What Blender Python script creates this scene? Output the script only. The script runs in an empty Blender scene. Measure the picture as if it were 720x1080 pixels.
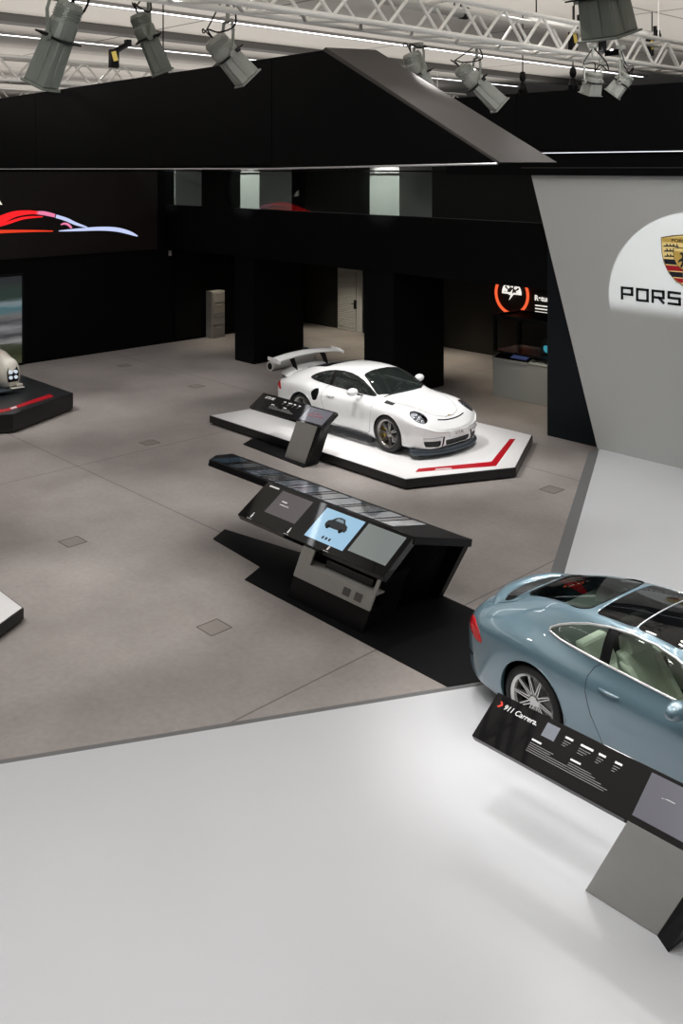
import bpy, bmesh, math, random
from mathutils import Vector, Matrix
from mathutils.bvhtree import BVHTree
random.seed(7)
COL = bpy.context.scene.collection
PI = math.pi

# ------------------------------------------------------------------ materials
MATS = {}
def mat(name, color=(.8, .8, .8), rough=.5, metal=0., coat=0., emis=None, estr=1., trans=0., ior=1.45, spec=.5, bump=0., bscale=60., var=0., vscale=3., coat_rough=.04):
    if name in MATS: return MATS[name]
    m = bpy.data.materials.new(name); m.use_nodes = True
    nt = m.node_tree; b = nt.nodes['Principled BSDF']
    b.inputs['Base Color'].default_value = (*color, 1)
    b.inputs['Roughness'].default_value = rough
    b.inputs['Metallic'].default_value = metal
    b.inputs['Coat Weight'].default_value = coat
    b.inputs['Coat Roughness'].default_value = coat_rough
    b.inputs['IOR'].default_value = ior
    b.inputs['Specular IOR Level'].default_value = spec
    b.inputs['Transmission Weight'].default_value = trans
    if emis:
        b.inputs['Emission Color'].default_value = (*emis, 1); b.inputs['Emission Strength'].default_value = estr
    tc = nt.nodes.new('ShaderNodeTexCoord')
    n = nt.nodes.new('ShaderNodeTexNoise'); n.inputs['Scale'].default_value = vscale; n.inputs['Detail'].default_value = 4
    nt.links.new(tc.outputs['Object'], n.inputs['Vector'])
    if var:
        mx = nt.nodes.new('ShaderNodeMix'); mx.data_type = 'RGBA'
        mx.inputs['A'].default_value = (*[c*(1-var) for c in color], 1)
        mx.inputs['B'].default_value = (*[min(1, c*(1+var)) for c in color], 1)
        nt.links.new(n.outputs['Fac'], mx.inputs['Factor']); nt.links.new(mx.outputs['Result'], b.inputs['Base Color'])
    if bump:
        n2 = nt.nodes.new('ShaderNodeTexNoise'); n2.inputs['Scale'].default_value = bscale
        nt.links.new(tc.outputs['Object'], n2.inputs['Vector'])
        bp = nt.nodes.new('ShaderNodeBump'); bp.inputs['Strength'].default_value = bump; bp.inputs['Distance'].default_value = .01
        nt.links.new(n2.outputs['Fac'], bp.inputs['Height']); nt.links.new(bp.outputs['Normal'], b.inputs['Normal'])
    MATS[name] = m
    return m

def glass_mat(name, tint=(.9, .95, .93), opacity=.1, dark=(.01, .012, .012), gloss=.9, rough=.0):
    """thin pane: mostly see-through, fresnel reflection, some darkening"""
    if name in MATS: return MATS[name]
    m = bpy.data.materials.new(name); m.use_nodes = True
    nt = m.node_tree; nt.nodes.clear()
    out = nt.nodes.new('ShaderNodeOutputMaterial')
    tr = nt.nodes.new('ShaderNodeBsdfTransparent'); tr.inputs['Color'].default_value = (*tint, 1)
    df = nt.nodes.new('ShaderNodeBsdfDiffuse'); df.inputs['Color'].default_value = (*dark, 1)
    gl = nt.nodes.new('ShaderNodeBsdfGlossy'); gl.inputs['Roughness'].default_value = rough; gl.inputs['Color'].default_value = (gloss, gloss, gloss, 1)
    lw = nt.nodes.new('ShaderNodeLayerWeight'); lw.inputs['Blend'].default_value = .5
    pw = nt.nodes.new('ShaderNodeMath'); pw.operation = 'POWER'; pw.inputs[1].default_value = 5
    fr = nt.nodes.new('ShaderNodeMath'); fr.operation = 'MULTIPLY_ADD'; fr.inputs[1].default_value = .92; fr.inputs[2].default_value = .045
    nt.links.new(lw.outputs['Facing'], pw.inputs[0]); nt.links.new(pw.outputs[0], fr.inputs[0])
    m1 = nt.nodes.new('ShaderNodeMixShader'); m1.inputs[0].default_value = opacity
    m2 = nt.nodes.new('ShaderNodeMixShader')
    nt.links.new(tr.outputs[0], m1.inputs[1]); nt.links.new(df.outputs[0], m1.inputs[2])
    nt.links.new(fr.outputs[0], m2.inputs[0]); nt.links.new(m1.outputs[0], m2.inputs[1]); nt.links.new(gl.outputs[0], m2.inputs[2])
    nt.links.new(m2.outputs[0], out.inputs[0])
    MATS[name] = m
    return m

def carpaint(name, color, metal=.0, rough=.32, flake=0.):
    if name in MATS: return MATS[name]
    m = mat(name, color, rough=rough, metal=metal, coat=1., coat_rough=.02, spec=.5)
    m.node_tree.nodes['Principled BSDF'].inputs['Coat IOR'].default_value = 1.85
    return m

BLACK = mat('black_satin', (.006, .006, .007), .42, spec=.22)
BLACKM = mat('black_matt', (.005, .005, .006), .62, spec=.12)
TIRE = mat('tire_rubber', (.012, .012, .012), .6, bump=.25, bscale=90)
CHROME = mat('chrome', (.85, .86, .87), .28, metal=.8)
SILVER = mat('brushed_silver', (.42, .42, .41), .36, metal=.75, bump=.04, bscale=200)
DARKPL = mat('dark_plastic', (.018, .02, .022), .45)
WHITEP = mat('white_emblem', (.85, .85, .85), .5)

# ------------------------------------------------------------------ object helpers
def link(o, parent=None):
    COL.objects.link(o)
    if parent: o.parent = parent
    return o
def tag(o, label=None, cat=None, group=None, kind=None):
    if label: o['label'] = label
    if cat: o['category'] = cat
    if group: o['group'] = group
    if kind: o['kind'] = kind
    return o
def empty(name, loc=(0, 0, 0), rz=0., label=None, cat=None, group=None):
    o = bpy.data.objects.new(name, None); COL.objects.link(o)
    o.location = loc; o.rotation_euler = (0, 0, rz); o.empty_display_size = .2
    return tag(o, label, cat, group)
def obj(name, bm, m, parent=None, smooth=False, loc=None, bevel=0., keep=False):
    me = bpy.data.meshes.new(name)
    if not keep: bmesh.ops.recalc_face_normals(bm, faces=bm.faces[:])
    bm.to_mesh(me); bm.free()
    for x in (m if isinstance(m, (list, tuple)) else [m]): me.materials.append(x)
    if smooth:
        for p in me.polygons: p.use_smooth = True
    o = bpy.data.objects.new(name, me); link(o, parent)
    if loc is not None: o.location = loc
    if bevel:
        b = o.modifiers.new('bev', 'BEVEL'); b.width = bevel; b.segments = 2; b.limit_method = 'ANGLE'; b.angle_limit = .6
    return o
def B(): return bmesh.new()
def add_box(bm, c, s, rot=None):
    r = bmesh.ops.create_cube(bm, size=1.)
    M = Matrix.Translation(c) @ (rot.to_4x4() if rot is not None else Matrix()) @ Matrix.Diagonal((*s, 1))
    bmesh.ops.transform(bm, matrix=M, verts=r['verts']); return r['verts']
def add_hexa(bm, pts):
    """8 points: bottom 4 (ccw), top 4"""
    v = [bm.verts.new(p) for p in pts]
    for f in ((3, 2, 1, 0), (4, 5, 6, 7), (0, 1, 5, 4), (1, 2, 6, 5), (2, 3, 7, 6), (3, 0, 4, 7)): bm.faces.new([v[i] for i in f])
def add_prism(bm, pts, off, mi=0):
    """polygon pts (3d) extruded by vector off"""
    off = Vector(off); a = [bm.verts.new(p) for p in pts]; b = [bm.verts.new(Vector(p)+off) for p in pts]; n = len(a)
    fs = [bm.faces.new(a[::-1]), bm.faces.new(b)]
    for i in range(n): fs.append(bm.faces.new((a[i], a[(i+1) % n], b[(i+1) % n], b[i])))
    for f in fs: f.material_index = mi
    return fs
def add_cyl(bm, p0, p1, r0, r1=None, seg=16, caps=True):
    p0 = Vector(p0); p1 = Vector(p1); d = p1-p0; r1 = r0 if r1 is None else r1
    q = d.to_track_quat('Z', 'Y').to_matrix().to_4x4()
    r = bmesh.ops.create_cone(bm, cap_ends=caps, segments=seg, radius1=r0, radius2=r1, depth=d.length)
    bmesh.ops.transform(bm, matrix=Matrix.Translation((p0+p1)/2) @ q, verts=r['verts']); return r['verts']
def add_tube(bm, pts, r, seg=8, closed=False):
    pts = [Vector(p) for p in pts]; n = len(pts); rings = []
    for i, p in enumerate(pts):
        if closed: t = pts[(i+1) % n]-pts[i-1]
        else: t = pts[min(i+1, n-1)]-pts[max(i-1, 0)]
        q = t.to_track_quat('Z', 'Y')
        rings.append([bm.verts.new(p+q @ Vector((r*math.cos(2*PI*k/seg), r*math.sin(2*PI*k/seg), 0))) for k in range(seg)])
    # keep rings aligned
    for i in range(1, n):
        a = rings[i-1]; b = rings[i]
        best = min(range(seg), key=lambda s: (a[0].co-b[s].co).length); rings[i] = b[best:]+b[:best]
    m = n if closed else n-1
    for i in range(m):
        a = rings[i]; b = rings[(i+1) % n]
        sh = min(range(seg), key=lambda s: (a[0].co-b[s].co).length) if (closed and i == n-1) else 0
        for k in range(seg): bm.faces.new((a[k], a[(k+1) % seg], b[(k+1+sh) % seg], b[(k+sh) % seg]))
    if not closed: bm.faces.new(rings[0][::-1]); bm.faces.new(rings[-1])
def add_lathe(bm, prof, axis='Y', seg=48, c=(0, 0, 0), closed=True):
    """prof: (r, h) list, revolved about axis through c"""
    rings = []
    for r, h in prof:
        ring = []
        for k in range(seg):
            a = 2*PI*k/seg; x, z = r*math.cos(a), r*math.sin(a)
            co = {'Y': (x, h, z), 'Z': (x, z, h), 'X': (h, x, z)}[axis]
            ring.append(bm.verts.new((co[0]+c[0], co[1]+c[1], co[2]+c[2])))
        rings.append(ring)
    m = len(rings)
    for i in range(m if closed else m-1):
        a = rings[i]; b = rings[(i+1) % m]
        for k in range(seg): bm.faces.new((a[k], a[(k+1) % seg], b[(k+1) % seg], b[k]))

def pip(x, tab):
    """smooth (monotone-ish catmull) interpolation in a table of (x, v)"""
    if x <= tab[0][0]: return tab[0][1]
    if x >= tab[-1][0]: return tab[-1][1]
    for i in range(len(tab)-1):
        if tab[i][0] <= x <= tab[i+1][0]: break
    x0, y0 = tab[i]; x1, y1 = tab[i+1]; h = x1-x0
    def d(k):
        if k == 0: return (tab[1][1]-tab[0][1])/(tab[1][0]-tab[0][0])
        if k == len(tab)-1: return (tab[k][1]-tab[k-1][1])/(tab[k][0]-tab[k-1][0])
        a = (tab[k][1]-tab[k-1][1])/(tab[k][0]-tab[k-1][0]); b = (tab[k+1][1]-tab[k][1])/(tab[k+1][0]-tab[k][0])
        if a*b <= 0: return 0
        return 2*a*b/(a+b)
    t = (x-x0)/h; a, b = d(i), d(i+1)
    return (2*t**3-3*t*t+1)*y0+(t**3-2*t*t+t)*h*a+(-2*t**3+3*t*t)*y1+(t**3-t*t)*h*b
# ------------------------------------------------------------------ sports car
CX = [-2.30, -2.22, -2.10, -1.95, -1.7, -1.45, -1.2, -.9, -.6, -.2, .2, .6, .95, 1.2, 1.5, 1.75, 1.95, 2.1, 2.2]
CT = {
 'W':   [.80, .83, .855, .875, .895, .904, .906, .895, .878, .866, .862, .866, .878, .884, .878, .862, .83, .77, .70],
 'zsh': [.76, .80, .835, .865, .89, .90, .90, .875, .855, .845, .835, .83, .835, .842, .825, .775, .70, .62, .54],
 'ysh': [.68, .72, .75, .77, .79, .80, .80, .795, .79, .79, .79, .79, .785, .775, .765, .73, .69, .62, .54],
 'yb':  [.54, .57, .60, .64, .67, .695, .705, .718, .73, .735, .735, .725, .70, .62, .60, .565, .52, .45, .38],
 'zb':  [.80, .84, .89, .925, .95, .965, .968, .958, .945, .932, .922, .912, .90, .878, .850, .80, .725, .635, .55],
 'ym':  [.44, .46, .48, .50, .54, .58, .62, .65, .67, .68, .68, .665, .60, .46, .44, .42, .38, .33, .28],
 'zm':  [.82, .86, .91, .95, 1.01, 1.055, 1.085, 1.10, 1.108, 1.11, 1.105, 1.075, .965, .875, .835, .782, .715, .635, .55],
 'yr':  [.30, .31, .33, .36, .41, .455, .495, .53, .55, .56, .56, .54, .47, .31, .29, .27, .25, .22, .2],
 'zr':  [.83, .87, .92, .965, 1.05, 1.13, 1.19, 1.232, 1.257, 1.268, 1.25, 1.16, .995, .875, .825, .77, .705, .63, .55],
 'yt':  [.15, .155, .165, .18, .215, .24, .26, .28, .30, .30, .30, .29, .25, .16, .15, .14, .13, .11, .1],
 'zt':  [.835, .875, .925, .97, 1.062, 1.148, 1.212, 1.258, 1.287, 1.30, 1.285, 1.197, 1.015, .878, .826, .770, .705, .632, .552],
 'zc':  [.835, .875, .925, .972, 1.066, 1.152, 1.218, 1.266, 1.296, 1.31, 1.295, 1.208, 1.03, .88, .827, .770, .705, .632, .552],
 'zbo': [.30, .22, .17, .15, .14, .13, .13, .13, .13, .13, .13, .13, .13, .13, .135, .14, .15, .17, .2],
}
def car_section(x, wide=0.):
    def sstep(t): t = max(0., min(1., t)); return t*t*(3-2*t)
    xs = x+.15*sstep((x+.3)/.6)*(1-sstep((x-.85)/.35))
    g = {k: pip(xs if k in ('ym', 'zm', 'yr', 'zr', 'yt', 'zt', 'zc', 'yb', 'zb') else x, list(zip(CX, v))) for k, v in CT.items()}
    W = g['W']+wide*(.045 if x < -.5 else .045*max(0, 1-(x+.5)/.6)) + (wide*.022 if x > .7 else 0)
    dW = W-g['W']; z0 = g['zbo']
    return [(0, z0), (.45, z0), (W-.10, z0+.01), (W-.035, z0+.07), (W-.012, z0+.27), (W, z0+.47), (W-.012, g['zsh']-.09),
            (g['ysh']+dW*.8, g['zsh']), (g['yb']+dW*.3, g['zb']), (g['ym'], g['zm']), (g['yr'], g['zr']), (g['yt'], g['zt']), (0, g['zc'])]
def car_net(wide):
    rows = []
    def cap(x, f, xs, zlo, zhi, zk, bow=0.):
        s = car_section(xs, wide); zs = [p[1] for p in s]; a, b = min(zs), max(zs)
        row = []
        for (y, z) in s:
            zz = zlo+(z-a)/(b-a)*(zhi-zlo)
            zz = zz*zk+z*(1-zk)
            row.append((x, y*f, zz))
        rows.append(row)
    # tail cap
    for x, f, zlo, zhi, zk in ((-2.315, 0., .36, .70, 1), (-2.315, .28, .34, .72, 1), (-2.30, .54, .30, .76, 1), (-2.255, .76, .24, .815, .9)):
        cap(x, f, -2.24, zlo, zhi, zk)
    for x, f in ((-2.18, .885), (-2.07, .955), (-1.92, .99), (-1.75, 1), (-1.6, 1), (-1.45, 1), (-1.3, 1), (-1.15, 1), (-1., 1), (-.85, 1), (-.65, 1), (-.4, 1), (-.15, 1), (.1, 1), (.3, 1), (.45, 1), (.6, 1), (.75, 1), (.88, 1), (1., 1), (1.1, 1), (1.22, 1), (1.37, 1), (1.52, 1), (1.67, 1), (1.80, .99), (1.91, .97), (2.0, .93)):
        rows.append([(x, y*f, z) for y, z in car_section(x, wide)])
    for x, f, zlo, zhi, zk in ((2.09, .85, .17, .60, .6), (2.165, .68, .20, .55, 1), (2.205, .42, .26, .52, 1), (2.215, .2, .30, .50, 1), (2.215, 0., .32, .48, 1)):
        cap(x, f, 2.08, zlo, zhi, zk)
    return rows
def bspl(t):
    return ((1-t)**3/6, (3*t**3-6*t*t+4)/6, (-3*t**3+3*t*t+3*t+1)/6, t**3/6)
def surface(rows, nu=5, nv=5):
    """uniform cubic b-spline over half net (y>=0), mirrored in v about y=0; returns bmesh full body"""
    R = [[Vector(p) for p in r] for r in rows]
    R = [[a*2-b for a, b in zip(R[0], R[1])]]+R+[[a*2-b for a, b in zip(R[-1], R[-2])]]
    def mir(p): return Vector((p.x, -p.y, p.z))
    R = [[mir(r[1])]+r+[mir(r[-2])] for r in R]
    n = len(R); m = len(R[0])
    wu = [bspl(k/nu) for k in range(nu)]; wv = [bspl(k/nv) for k in range(nv)]
    us = [(i, k) for i in range(n-3) for k in range(nu)]+[(n-4, None)]
    vs = [(j, k) for j in range(m-3) for k in range(nv)]+[(m-4, None)]
    last = bspl(1.)
    grid = []
    for i, k in us:
        a = last if k is None else wu[k]
        col = [R[i][j]*a[0]+R[i+1][j]*a[1]+R[i+2][j]*a[2]+R[i+3][j]*a[3] for j in range(m)]
        line = []
        for j, l in vs:
            b = last if l is None else wv[l]
            line.append(col[j]*b[0]+col[j+1]*b[1]+col[j+2]*b[2]+col[j+3]*b[3])
        grid.append(line)
    return grid
def body_mesh(grid):
    bm = B(); V = []
    nv = len(grid[0])
    for line in grid:
        L = [bm.verts.new(p) for p in line]
        Rr = [L[0]]+[bm.verts.new((p.x, -p.y, p.z)) for p in line[1:-1]]+[L[-1]]
        V.append((L, Rr))
    for i in range(len(V)-1):
        for s in (0, 1):
            a = V[i][s]; b = V[i+1][s]
            for j in range(nv-1):
                q = (a[j], b[j], b[j+1], a[j+1]) if s else (a[j], a[j+1], b[j+1], b[j])
                q = list(dict.fromkeys(q))
                if len(q) > 2:
                    try: bm.faces.new(q)
                    except ValueError: pass
    bmesh.ops.remove_doubles(bm, verts=bm.verts[:], dist=.0004)
    bmesh.ops.dissolve_degenerate(bm, edges=bm.edges[:], dist=.0001)
    bmesh.ops.recalc_face_normals(bm, faces=bm.faces[:])
    return bm
def clip_select(bm, poly, origin, ux, uy, cond):
    """faces of bm inside convex polygon poly (2-D, ccw or cw) of the frame origin/ux/uy, cutting the mesh on its outline"""
    origin = Vector(origin); ux = Vector(ux).normalized(); uy = Vector(uy).normalized(); n = ux.cross(uy)
    area = sum(poly[i][0]*poly[(i+1) % len(poly)][1]-poly[(i+1) % len(poly)][0]*poly[i][1] for i in range(len(poly)))
    if area < 0: poly = poly[::-1]
    P = [origin+ux*a+uy*b for a, b in poly]
    xs = [p[0] for p in poly]; ys = [p[1] for p in poly]
    def near(f):
        if not cond(f.calc_center_median(), f.normal): return False
        us = [(v.co-origin).dot(ux) for v in f.verts]; vs = [(v.co-origin).dot(uy) for v in f.verts]
        return max(us) > min(xs) and min(us) < max(xs) and max(vs) > min(ys) and min(vs) < max(ys)
    cand = [f for f in bm.faces if near(f)]
    for i in range(len(P)):
        a, b = P[i], P[(i+1) % len(P)]
        e = b-a
        if e.length < 1e-6: continue
        no = e.cross(n)   # points outward for ccw
        geom = list({v for f in cand for v in f.verts})+list({ed for f in cand for ed in f.edges})+cand
        r = bmesh.ops.bisect_plane(bm, geom=geom, dist=1e-5, plane_co=a, plane_no=no)
        fs = {g for g in r['geom'] if isinstance(g, bmesh.types.BMFace)} | {f for f in cand if f.is_valid}
        cand = [f for f in fs if f.is_valid and (f.calc_center_median()-a).dot(no) < 0]
    return cand
def extract(bm, faces):
    """move faces into a bmesh of their own"""
    nb = B(); vm = {}
    for f in faces:
        vs = []
        for v in f.verts:
            if v not in vm: vm[v] = nb.verts.new(v.co)
            vs.append(vm[v])
        try: nb.faces.new(vs)
        except ValueError: pass
    bmesh.ops.delete(bm, geom=faces, context='FACES')
    nb.normal_update()
    return nb
def offset_bm(nb, d):
    nb.normal_update()
    for v in nb.verts: v.co = v.co+v.normal*d
def ellipse(a, b, n=28, pw=2., cx=0, cy=0):
    o = []
    for k in range(n):
        t = 2*PI*k/n; c, s = math.cos(t), math.sin(t)
        o.append((cx+a*math.copysign(abs(c)**(2/pw), c), cy+b*math.copysign(abs(s)**(2/pw), s)))
    return o
def solidify(o, t, off=-1):
    s = o.modifiers.new('sol', 'SOLIDIFY'); s.thickness = t; s.offset = off

def rounded_poly(pts, r=.03, n=4):
    """round the corners of a convex polygon"""
    out = []; m = len(pts)
    for i in range(m):
        p = Vector(pts[i]); a = Vector(pts[i-1]); b = Vector(pts[(i+1) % m])
        rr = min(r, (a-p).length*.45, (b-p).length*.45)
        p0 = p+(a-p).normalized()*rr; p1 = p+(b-p).normalized()*rr
        for k in range(n+1):
            t = k/n; q = p0*(1-t)**2+p*2*t*(1-t)+p1*t*t; out.append((q.x, q.y))
    return out

SIDE_WIN = [(-1.15, .992), (-1.0, .970), (-.7, .957), (-.2, .945), (.25, .933), (.70, .925), (.73, .945), (.64, .995), (.50, 1.068), (.32, 1.145), (.12, 1.20), (-.08, 1.228), (-.32, 1.232), (-.56, 1.212), (-.77, 1.172), (-.94, 1.118), (-1.07, 1.065), (-1.15, 1.018)]

def wheel(parent, x, y, side, r, w, style):
    """side=+1 left; outer face looks to +y*side. returns rim part with tire, disc and caliper below it"""
    rr = r*.74
    rb = B()
    # barrel
    add_lathe(rb, [(rr, w*.48), (rr+.008, w*.5), (rr+.006, w*.42), (rr*.93, w*.40), (rr*.90, -w*.3), (rr, -w*.46), (rr-.02, -w*.46), (rr*.86, -w*.3), (rr*.885, w*.36), (rr-.018, w*.44)], 'Y', 56)
    def bar(a0, r0, a1, r1, wd0, wd1, y0, y1, th):
        p0 = Vector((math.cos(a0)*r0, 0, math.sin(a0)*r0)); p1 = Vector((math.cos(a1)*r1, 0, math.sin(a1)*r1))
        d = (p1-p0).normalized(); nn = Vector((-d.z, 0, d.x))
        pts = []
        for (yo) in (-th, 0):
            for p, wd, yy in ((p0, wd0, y0), (p1, wd1, y1)):
                k = .6 if yo == 0 else 1.
                pts.append([p+nn*wd*k+Vector((0, yy+yo, 0)), p-nn*wd*k+Vector((0, yy+yo, 0))])
        q = [pts[0][0], pts[0][1], pts[1][1], pts[1][0], pts[2][0], pts[2][1], pts[3][1], pts[3][0]]
        add_hexa(rb, q)
    if style == 'multi':
        for k in range(10):
            a = 2*PI*k/10
            for s in (-1, 1):
                bar(a+s*.03, .05, a+s*.285, rr*.97, .010, .0065, w*.36, w*.44, .03)
        add_lathe(rb, [(.0001, w*.40), (.045, w*.40), (.07, w*.34), (.07, w*.2), (.0001, w*.2)], 'Y', 32, closed=False)
    else:
        for k in range(7):
            a = 2*PI*k/7+.2
            for s in (-1, 1):
                bar(a+s*.16, .05, a+s*.10, rr*.97, .014, .011, w*.30, w*.43, .035)
        add_lathe(rb, [(.0001, w*.38), (.035, w*.38), (.05, w*.34), (.075, w*.30), (.075, w*.2), (.0001, w*.2)], 'Y', 32, closed=False)
    rim = obj('wheel', rb, mat('rim_silver', (.62, .62, .60), .22, metal=.9) if style == 'multi' else mat('rim_satin', (.30, .29, .28), .28, metal=.85), parent, smooth=False)
    rim.location = (x, y, r); rim.rotation_euler = (0, .21, 0 if side > 0 else PI)
    tb = B()
    sh = r-.006
    add_lathe(tb, [(rr+.004, w*.47), (rr+.012, w*.52), (rr+.035, w*.545), (r-.05, w*.54), (sh-.012, w*.50), (sh, w*.44), (r, w*.30), (r-.002, w*.12), (r-.008, w*.115), (r-.008, w*.09), (r-.001, w*.085), (r, -w*.085), (r-.008, -w*.09), (r-.008, -w*.115), (r-.002, -w*.12), (r, -w*.3), (sh, -w*.44), (sh-.012, -w*.50), (r-.05, -w*.54), (rr+.02, -w*.52), (rr+.004, -w*.47)], 'Y', 64)
    obj('tire', tb, TIRE, rim, smooth=True)
    db = B(); add_lathe(db, [(.08, 0), (.165 if style == 'multi' else .185, 0), (.165 if style == 'multi' else .185, -.03), (.08, -.03)], 'Y', 40); add_cyl(db, (0, -w*.4, 0), (0, .0, 0), .08, .09)
    d = obj('brake_disc', db, mat('disc_steel', (.35, .35, .35), .35, metal=.9), rim); d.location = (0, -.01, 0)
    cb = B()
    n = 8; a0 = 2.4 if side > 0 else -.7
    R0 = .19 if style == 'multi' else .215
    prof = []
    for k in range(n+1):
        a = a0+1.25*k/n; prof.append((a, R0))
    pts = [(math.cos(a)*(R0-.075), 0, math.sin(a)*(R0-.075)) for a, _ in prof]+[(math.cos(a)*R0, 0, math.sin(a)*R0) for a, _ in prof[::-1]]
    add_prism(cb, pts, (0, .07, 0))
    c = obj('brake_caliper', cb, mat('caliper_yellow', (.75, .50, .02), .3, coat=.6) if style != 'multi' else mat('caliper_black', (.02, .02, .02), .4), rim); c.location = (0, -.05, 0)
    return rim

def build_car(name, style, loc, rz, label, cat='car'):
    gt = style == 'gt'
    wide = 1. if gt else 0.
    root = empty(name, loc, rz, label, cat)
    paint = carpaint('paint_white', (.80, .81, .82), rough=.35) if gt else carpaint('paint_blue', (.135, .222, .275), metal=.30, rough=.33)
    grid = surface(car_net(wide), 4, 4)
    bm = body_mesh(grid)
    bvh = BVHTree.FromBMesh(bm)
    def hit(p, d):
        r = bvh.ray_cast(Vector(p), Vector(d)); return r[0], r[1]
    def side_pt(x, z, s, off=.0):
        h, n = hit((x, s*3, z), (0, -s, 0)); return (h+n*off) if h else Vector((x, s*.8, z))
    def top_pt(x, y, off=.0):
        h, n = hit((x, y, 3), (0, 0, -1)); return (h+n*off) if h else Vector((x, y, .8))
    def front_pt(y, z, off=.0, s=1):
        h, n = hit((s*4, y, z), (-s, 0, 0)); return (h+n*off) if h else Vector((s*2.1, y, z))
    X, Y, Z = Vector((1, 0, 0)), Vector((0, 1, 0)), Vector((0, 0, 1))
    glass = glass_mat('car_glass_white', (.62, .70, .67), .14, (.08, .10, .095)) if gt else glass_mat('car_glass_blue', (.74, .84, .78), .03)
    dglass = glass_mat('car_glass_roof', (.05, .06, .06), .5, (.005, .005, .006))
    trim = BLACK if gt else CHROME
    # wheel arches
    R = .335 if not gt else .345
    ax = {'f': (1.225, .735 if not gt else .76), 'r': (-1.225, .725 if not gt else .765)}
    wells = []
    for k, (wx, wy) in ax.items():
        ra = .375 if k == 'f' else .385
        poly = [(ra*math.cos(t), .335+ra*math.sin(t)) for t in [(-1.35+i*(PI+2.7)/30) for i in range(31)]]
        poly = [(a, max(b, -.0)) for a, b in poly]
        poly = ellipse(ra, ra, 40, cx=0, cy=.335)
        for s in (1, -1):
            fs = clip_select(bm, poly, (wx, 0, 0), X, Z, lambda c, n, s=s: c.y*s > .45)
            bmesh.ops.delete(bm, geom=fs, context='FACES')
    parts = {}
    # glazing
    for s in (1, -1):
        fs = clip_select(bm, SIDE_WIN, (0, 0, 0), X, Z, lambda c, n, s=s: c.y*s > .40 and n.y*s > .25)
        parts['side', s] = extract(bm, fs)
    hw = [(.93, .0), (.925, .15), (.905, .30), (.87, .44), (.82, .55), (.76, .63), (.71, .64), (.54, .60), (.34, .535), (.23, .50), (.19, .44), (.165, .25), (.16, 0)]
    ws = hw+[(a, -b) for a, b in hw[-2:0:-1]]
    fs = clip_select(bm, ws, (0, 0, 0), X, Y, lambda c, n: c.z > .85)
    parts['ws'] = extract(bm, fs)
    rw = rounded_poly([(-1.72, -.30), (-1.66, -.37), (-.97, -.485), (-.86, -.45), (-.82, -.25), (-.81, 0), (-.82, .25), (-.86, .45), (-.97, .485), (-1.66, .37), (-1.72, .30)], .05)
    fs = clip_select(bm, rw, (0, 0, 0), X, Y, lambda c, n: c.z > .9)
    parts['rw'] = extract(bm, fs)
    if not gt:
        for k, (a, b) in enumerate(((-.77, -.34), (-.325, .13))):
            pl = rounded_poly([(a, -.49), (b, -.49), (b, .49), (a, .49)], .05)
            fs = clip_select(bm, pl, (0, 0, 0), X, Y, lambda c, n: c.z > .9)
            parts['roof', k] = extract(bm, fs)
    # headlights: oval in a tilted frame
    for s in (1, -1):
        c0 = Vector((1.80, s*.655, .70)); nrm = Vector((.62, s*.28, .72)).normalized()
        u = Vector((-.62, s*.18, .5)); u = (u-nrm*u.dot(nrm)).normalized(); v = nrm.cross(u)
        fs = clip_select(bm, ellipse(.18, .118, 32, 2.1), c0, u, v, lambda c, n, c0=c0: (c-c0).length < .35 and n.z > .05)
        parts['hl', s] = (extract(bm, fs), c0, nrm, u, v)
        # tail lights
        c0 = Vector((-2.02, s*.775, .72))
        nrm = Vector((-.50, s*.82, .25)).normalized(); u = Vector((.8, s*.5, -.22)); u = (u-nrm*u.dot(nrm)).normalized(); v = nrm.cross(u)
        if v.z < 0: v = -v
        pl = rounded_poly([(-.17, .03), (-.15, -.02), (0, -.055), (.12, -.06), (.19, -.035), (.18, .0), (.10, .055), (-.04, .07)], .03)
        fs = clip_select(bm, pl, c0, u, v, lambda c, n, c0=c0: (c-c0).length < .35)
        parts['tl', s] = extract(bm, fs)
    # rear deck grille
    if not gt:
        pl = rounded_poly([(-1.96, -.45), (-1.86, -.50), (-1.80, -.47), (-1.785, 0), (-1.80, .47), (-1.86, .50), (-1.96, .45), (-2.05, .28), (-2.085, 0), (-2.05, -.28)], .04)
    else:
        pl = rounded_poly([(-2.02, -.30), (-1.80, -.34), (-1.80, .34), (-2.02, .30)], .03)
    fs = clip_select(bm, pl, (0, 0, 0), X, Y, lambda c, n: c.z > .8)
    parts['grille'] = extract(bm, fs)
    # front intakes / bumper openings (front view)
    intakes = []
    if gt:
        shapes = [[(-.30, .20), (.30, .20), (.34, .325), (-.34, .325)]]
        for s in (1, -1): shapes.append([(s*.45, .20), (s*.70, .22), (s*.74, .335), (s*.43, .335)])
    else:
        shapes = [[(-.42, .21), (.42, .21), (.45, .29), (-.45, .29)]]
        for s in (1, -1): shapes.append([(s*.50, .22), (s*.74, .24), (s*.77, .37), (s*.50, .36)])
    for sh in shapes:
        fs = clip_select(bm, rounded_poly(sh, .03), (0, 0, 0), Y, Z, lambda c, n: c.x > 1.5)
        intakes.append(extract(bm, fs))
    # gt rear quarter intake (side)
    qi = None
    if gt:
        qs = {}
        for s in (1, -1):
            pl = rounded_poly([(-.86, .60), (-.74, .64), (-.70, .78), (-.76, .86), (-.86, .84), (-.93, .76)], .04)
            fs = clip_select(bm, pl, (0, 0, 0), X, Z, lambda c, n, s=s: c.y*s > .5)
            qs[s] = extract(bm, fs)
    # fuel flap etc. are seams. Body shell
    body = obj('body_shell', bm, paint, root, smooth=True, keep=True)
    # inner skin so the cabin is not paint coloured
    solidify(body, .012)
    body.modifiers['sol'].use_rim = True
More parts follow.
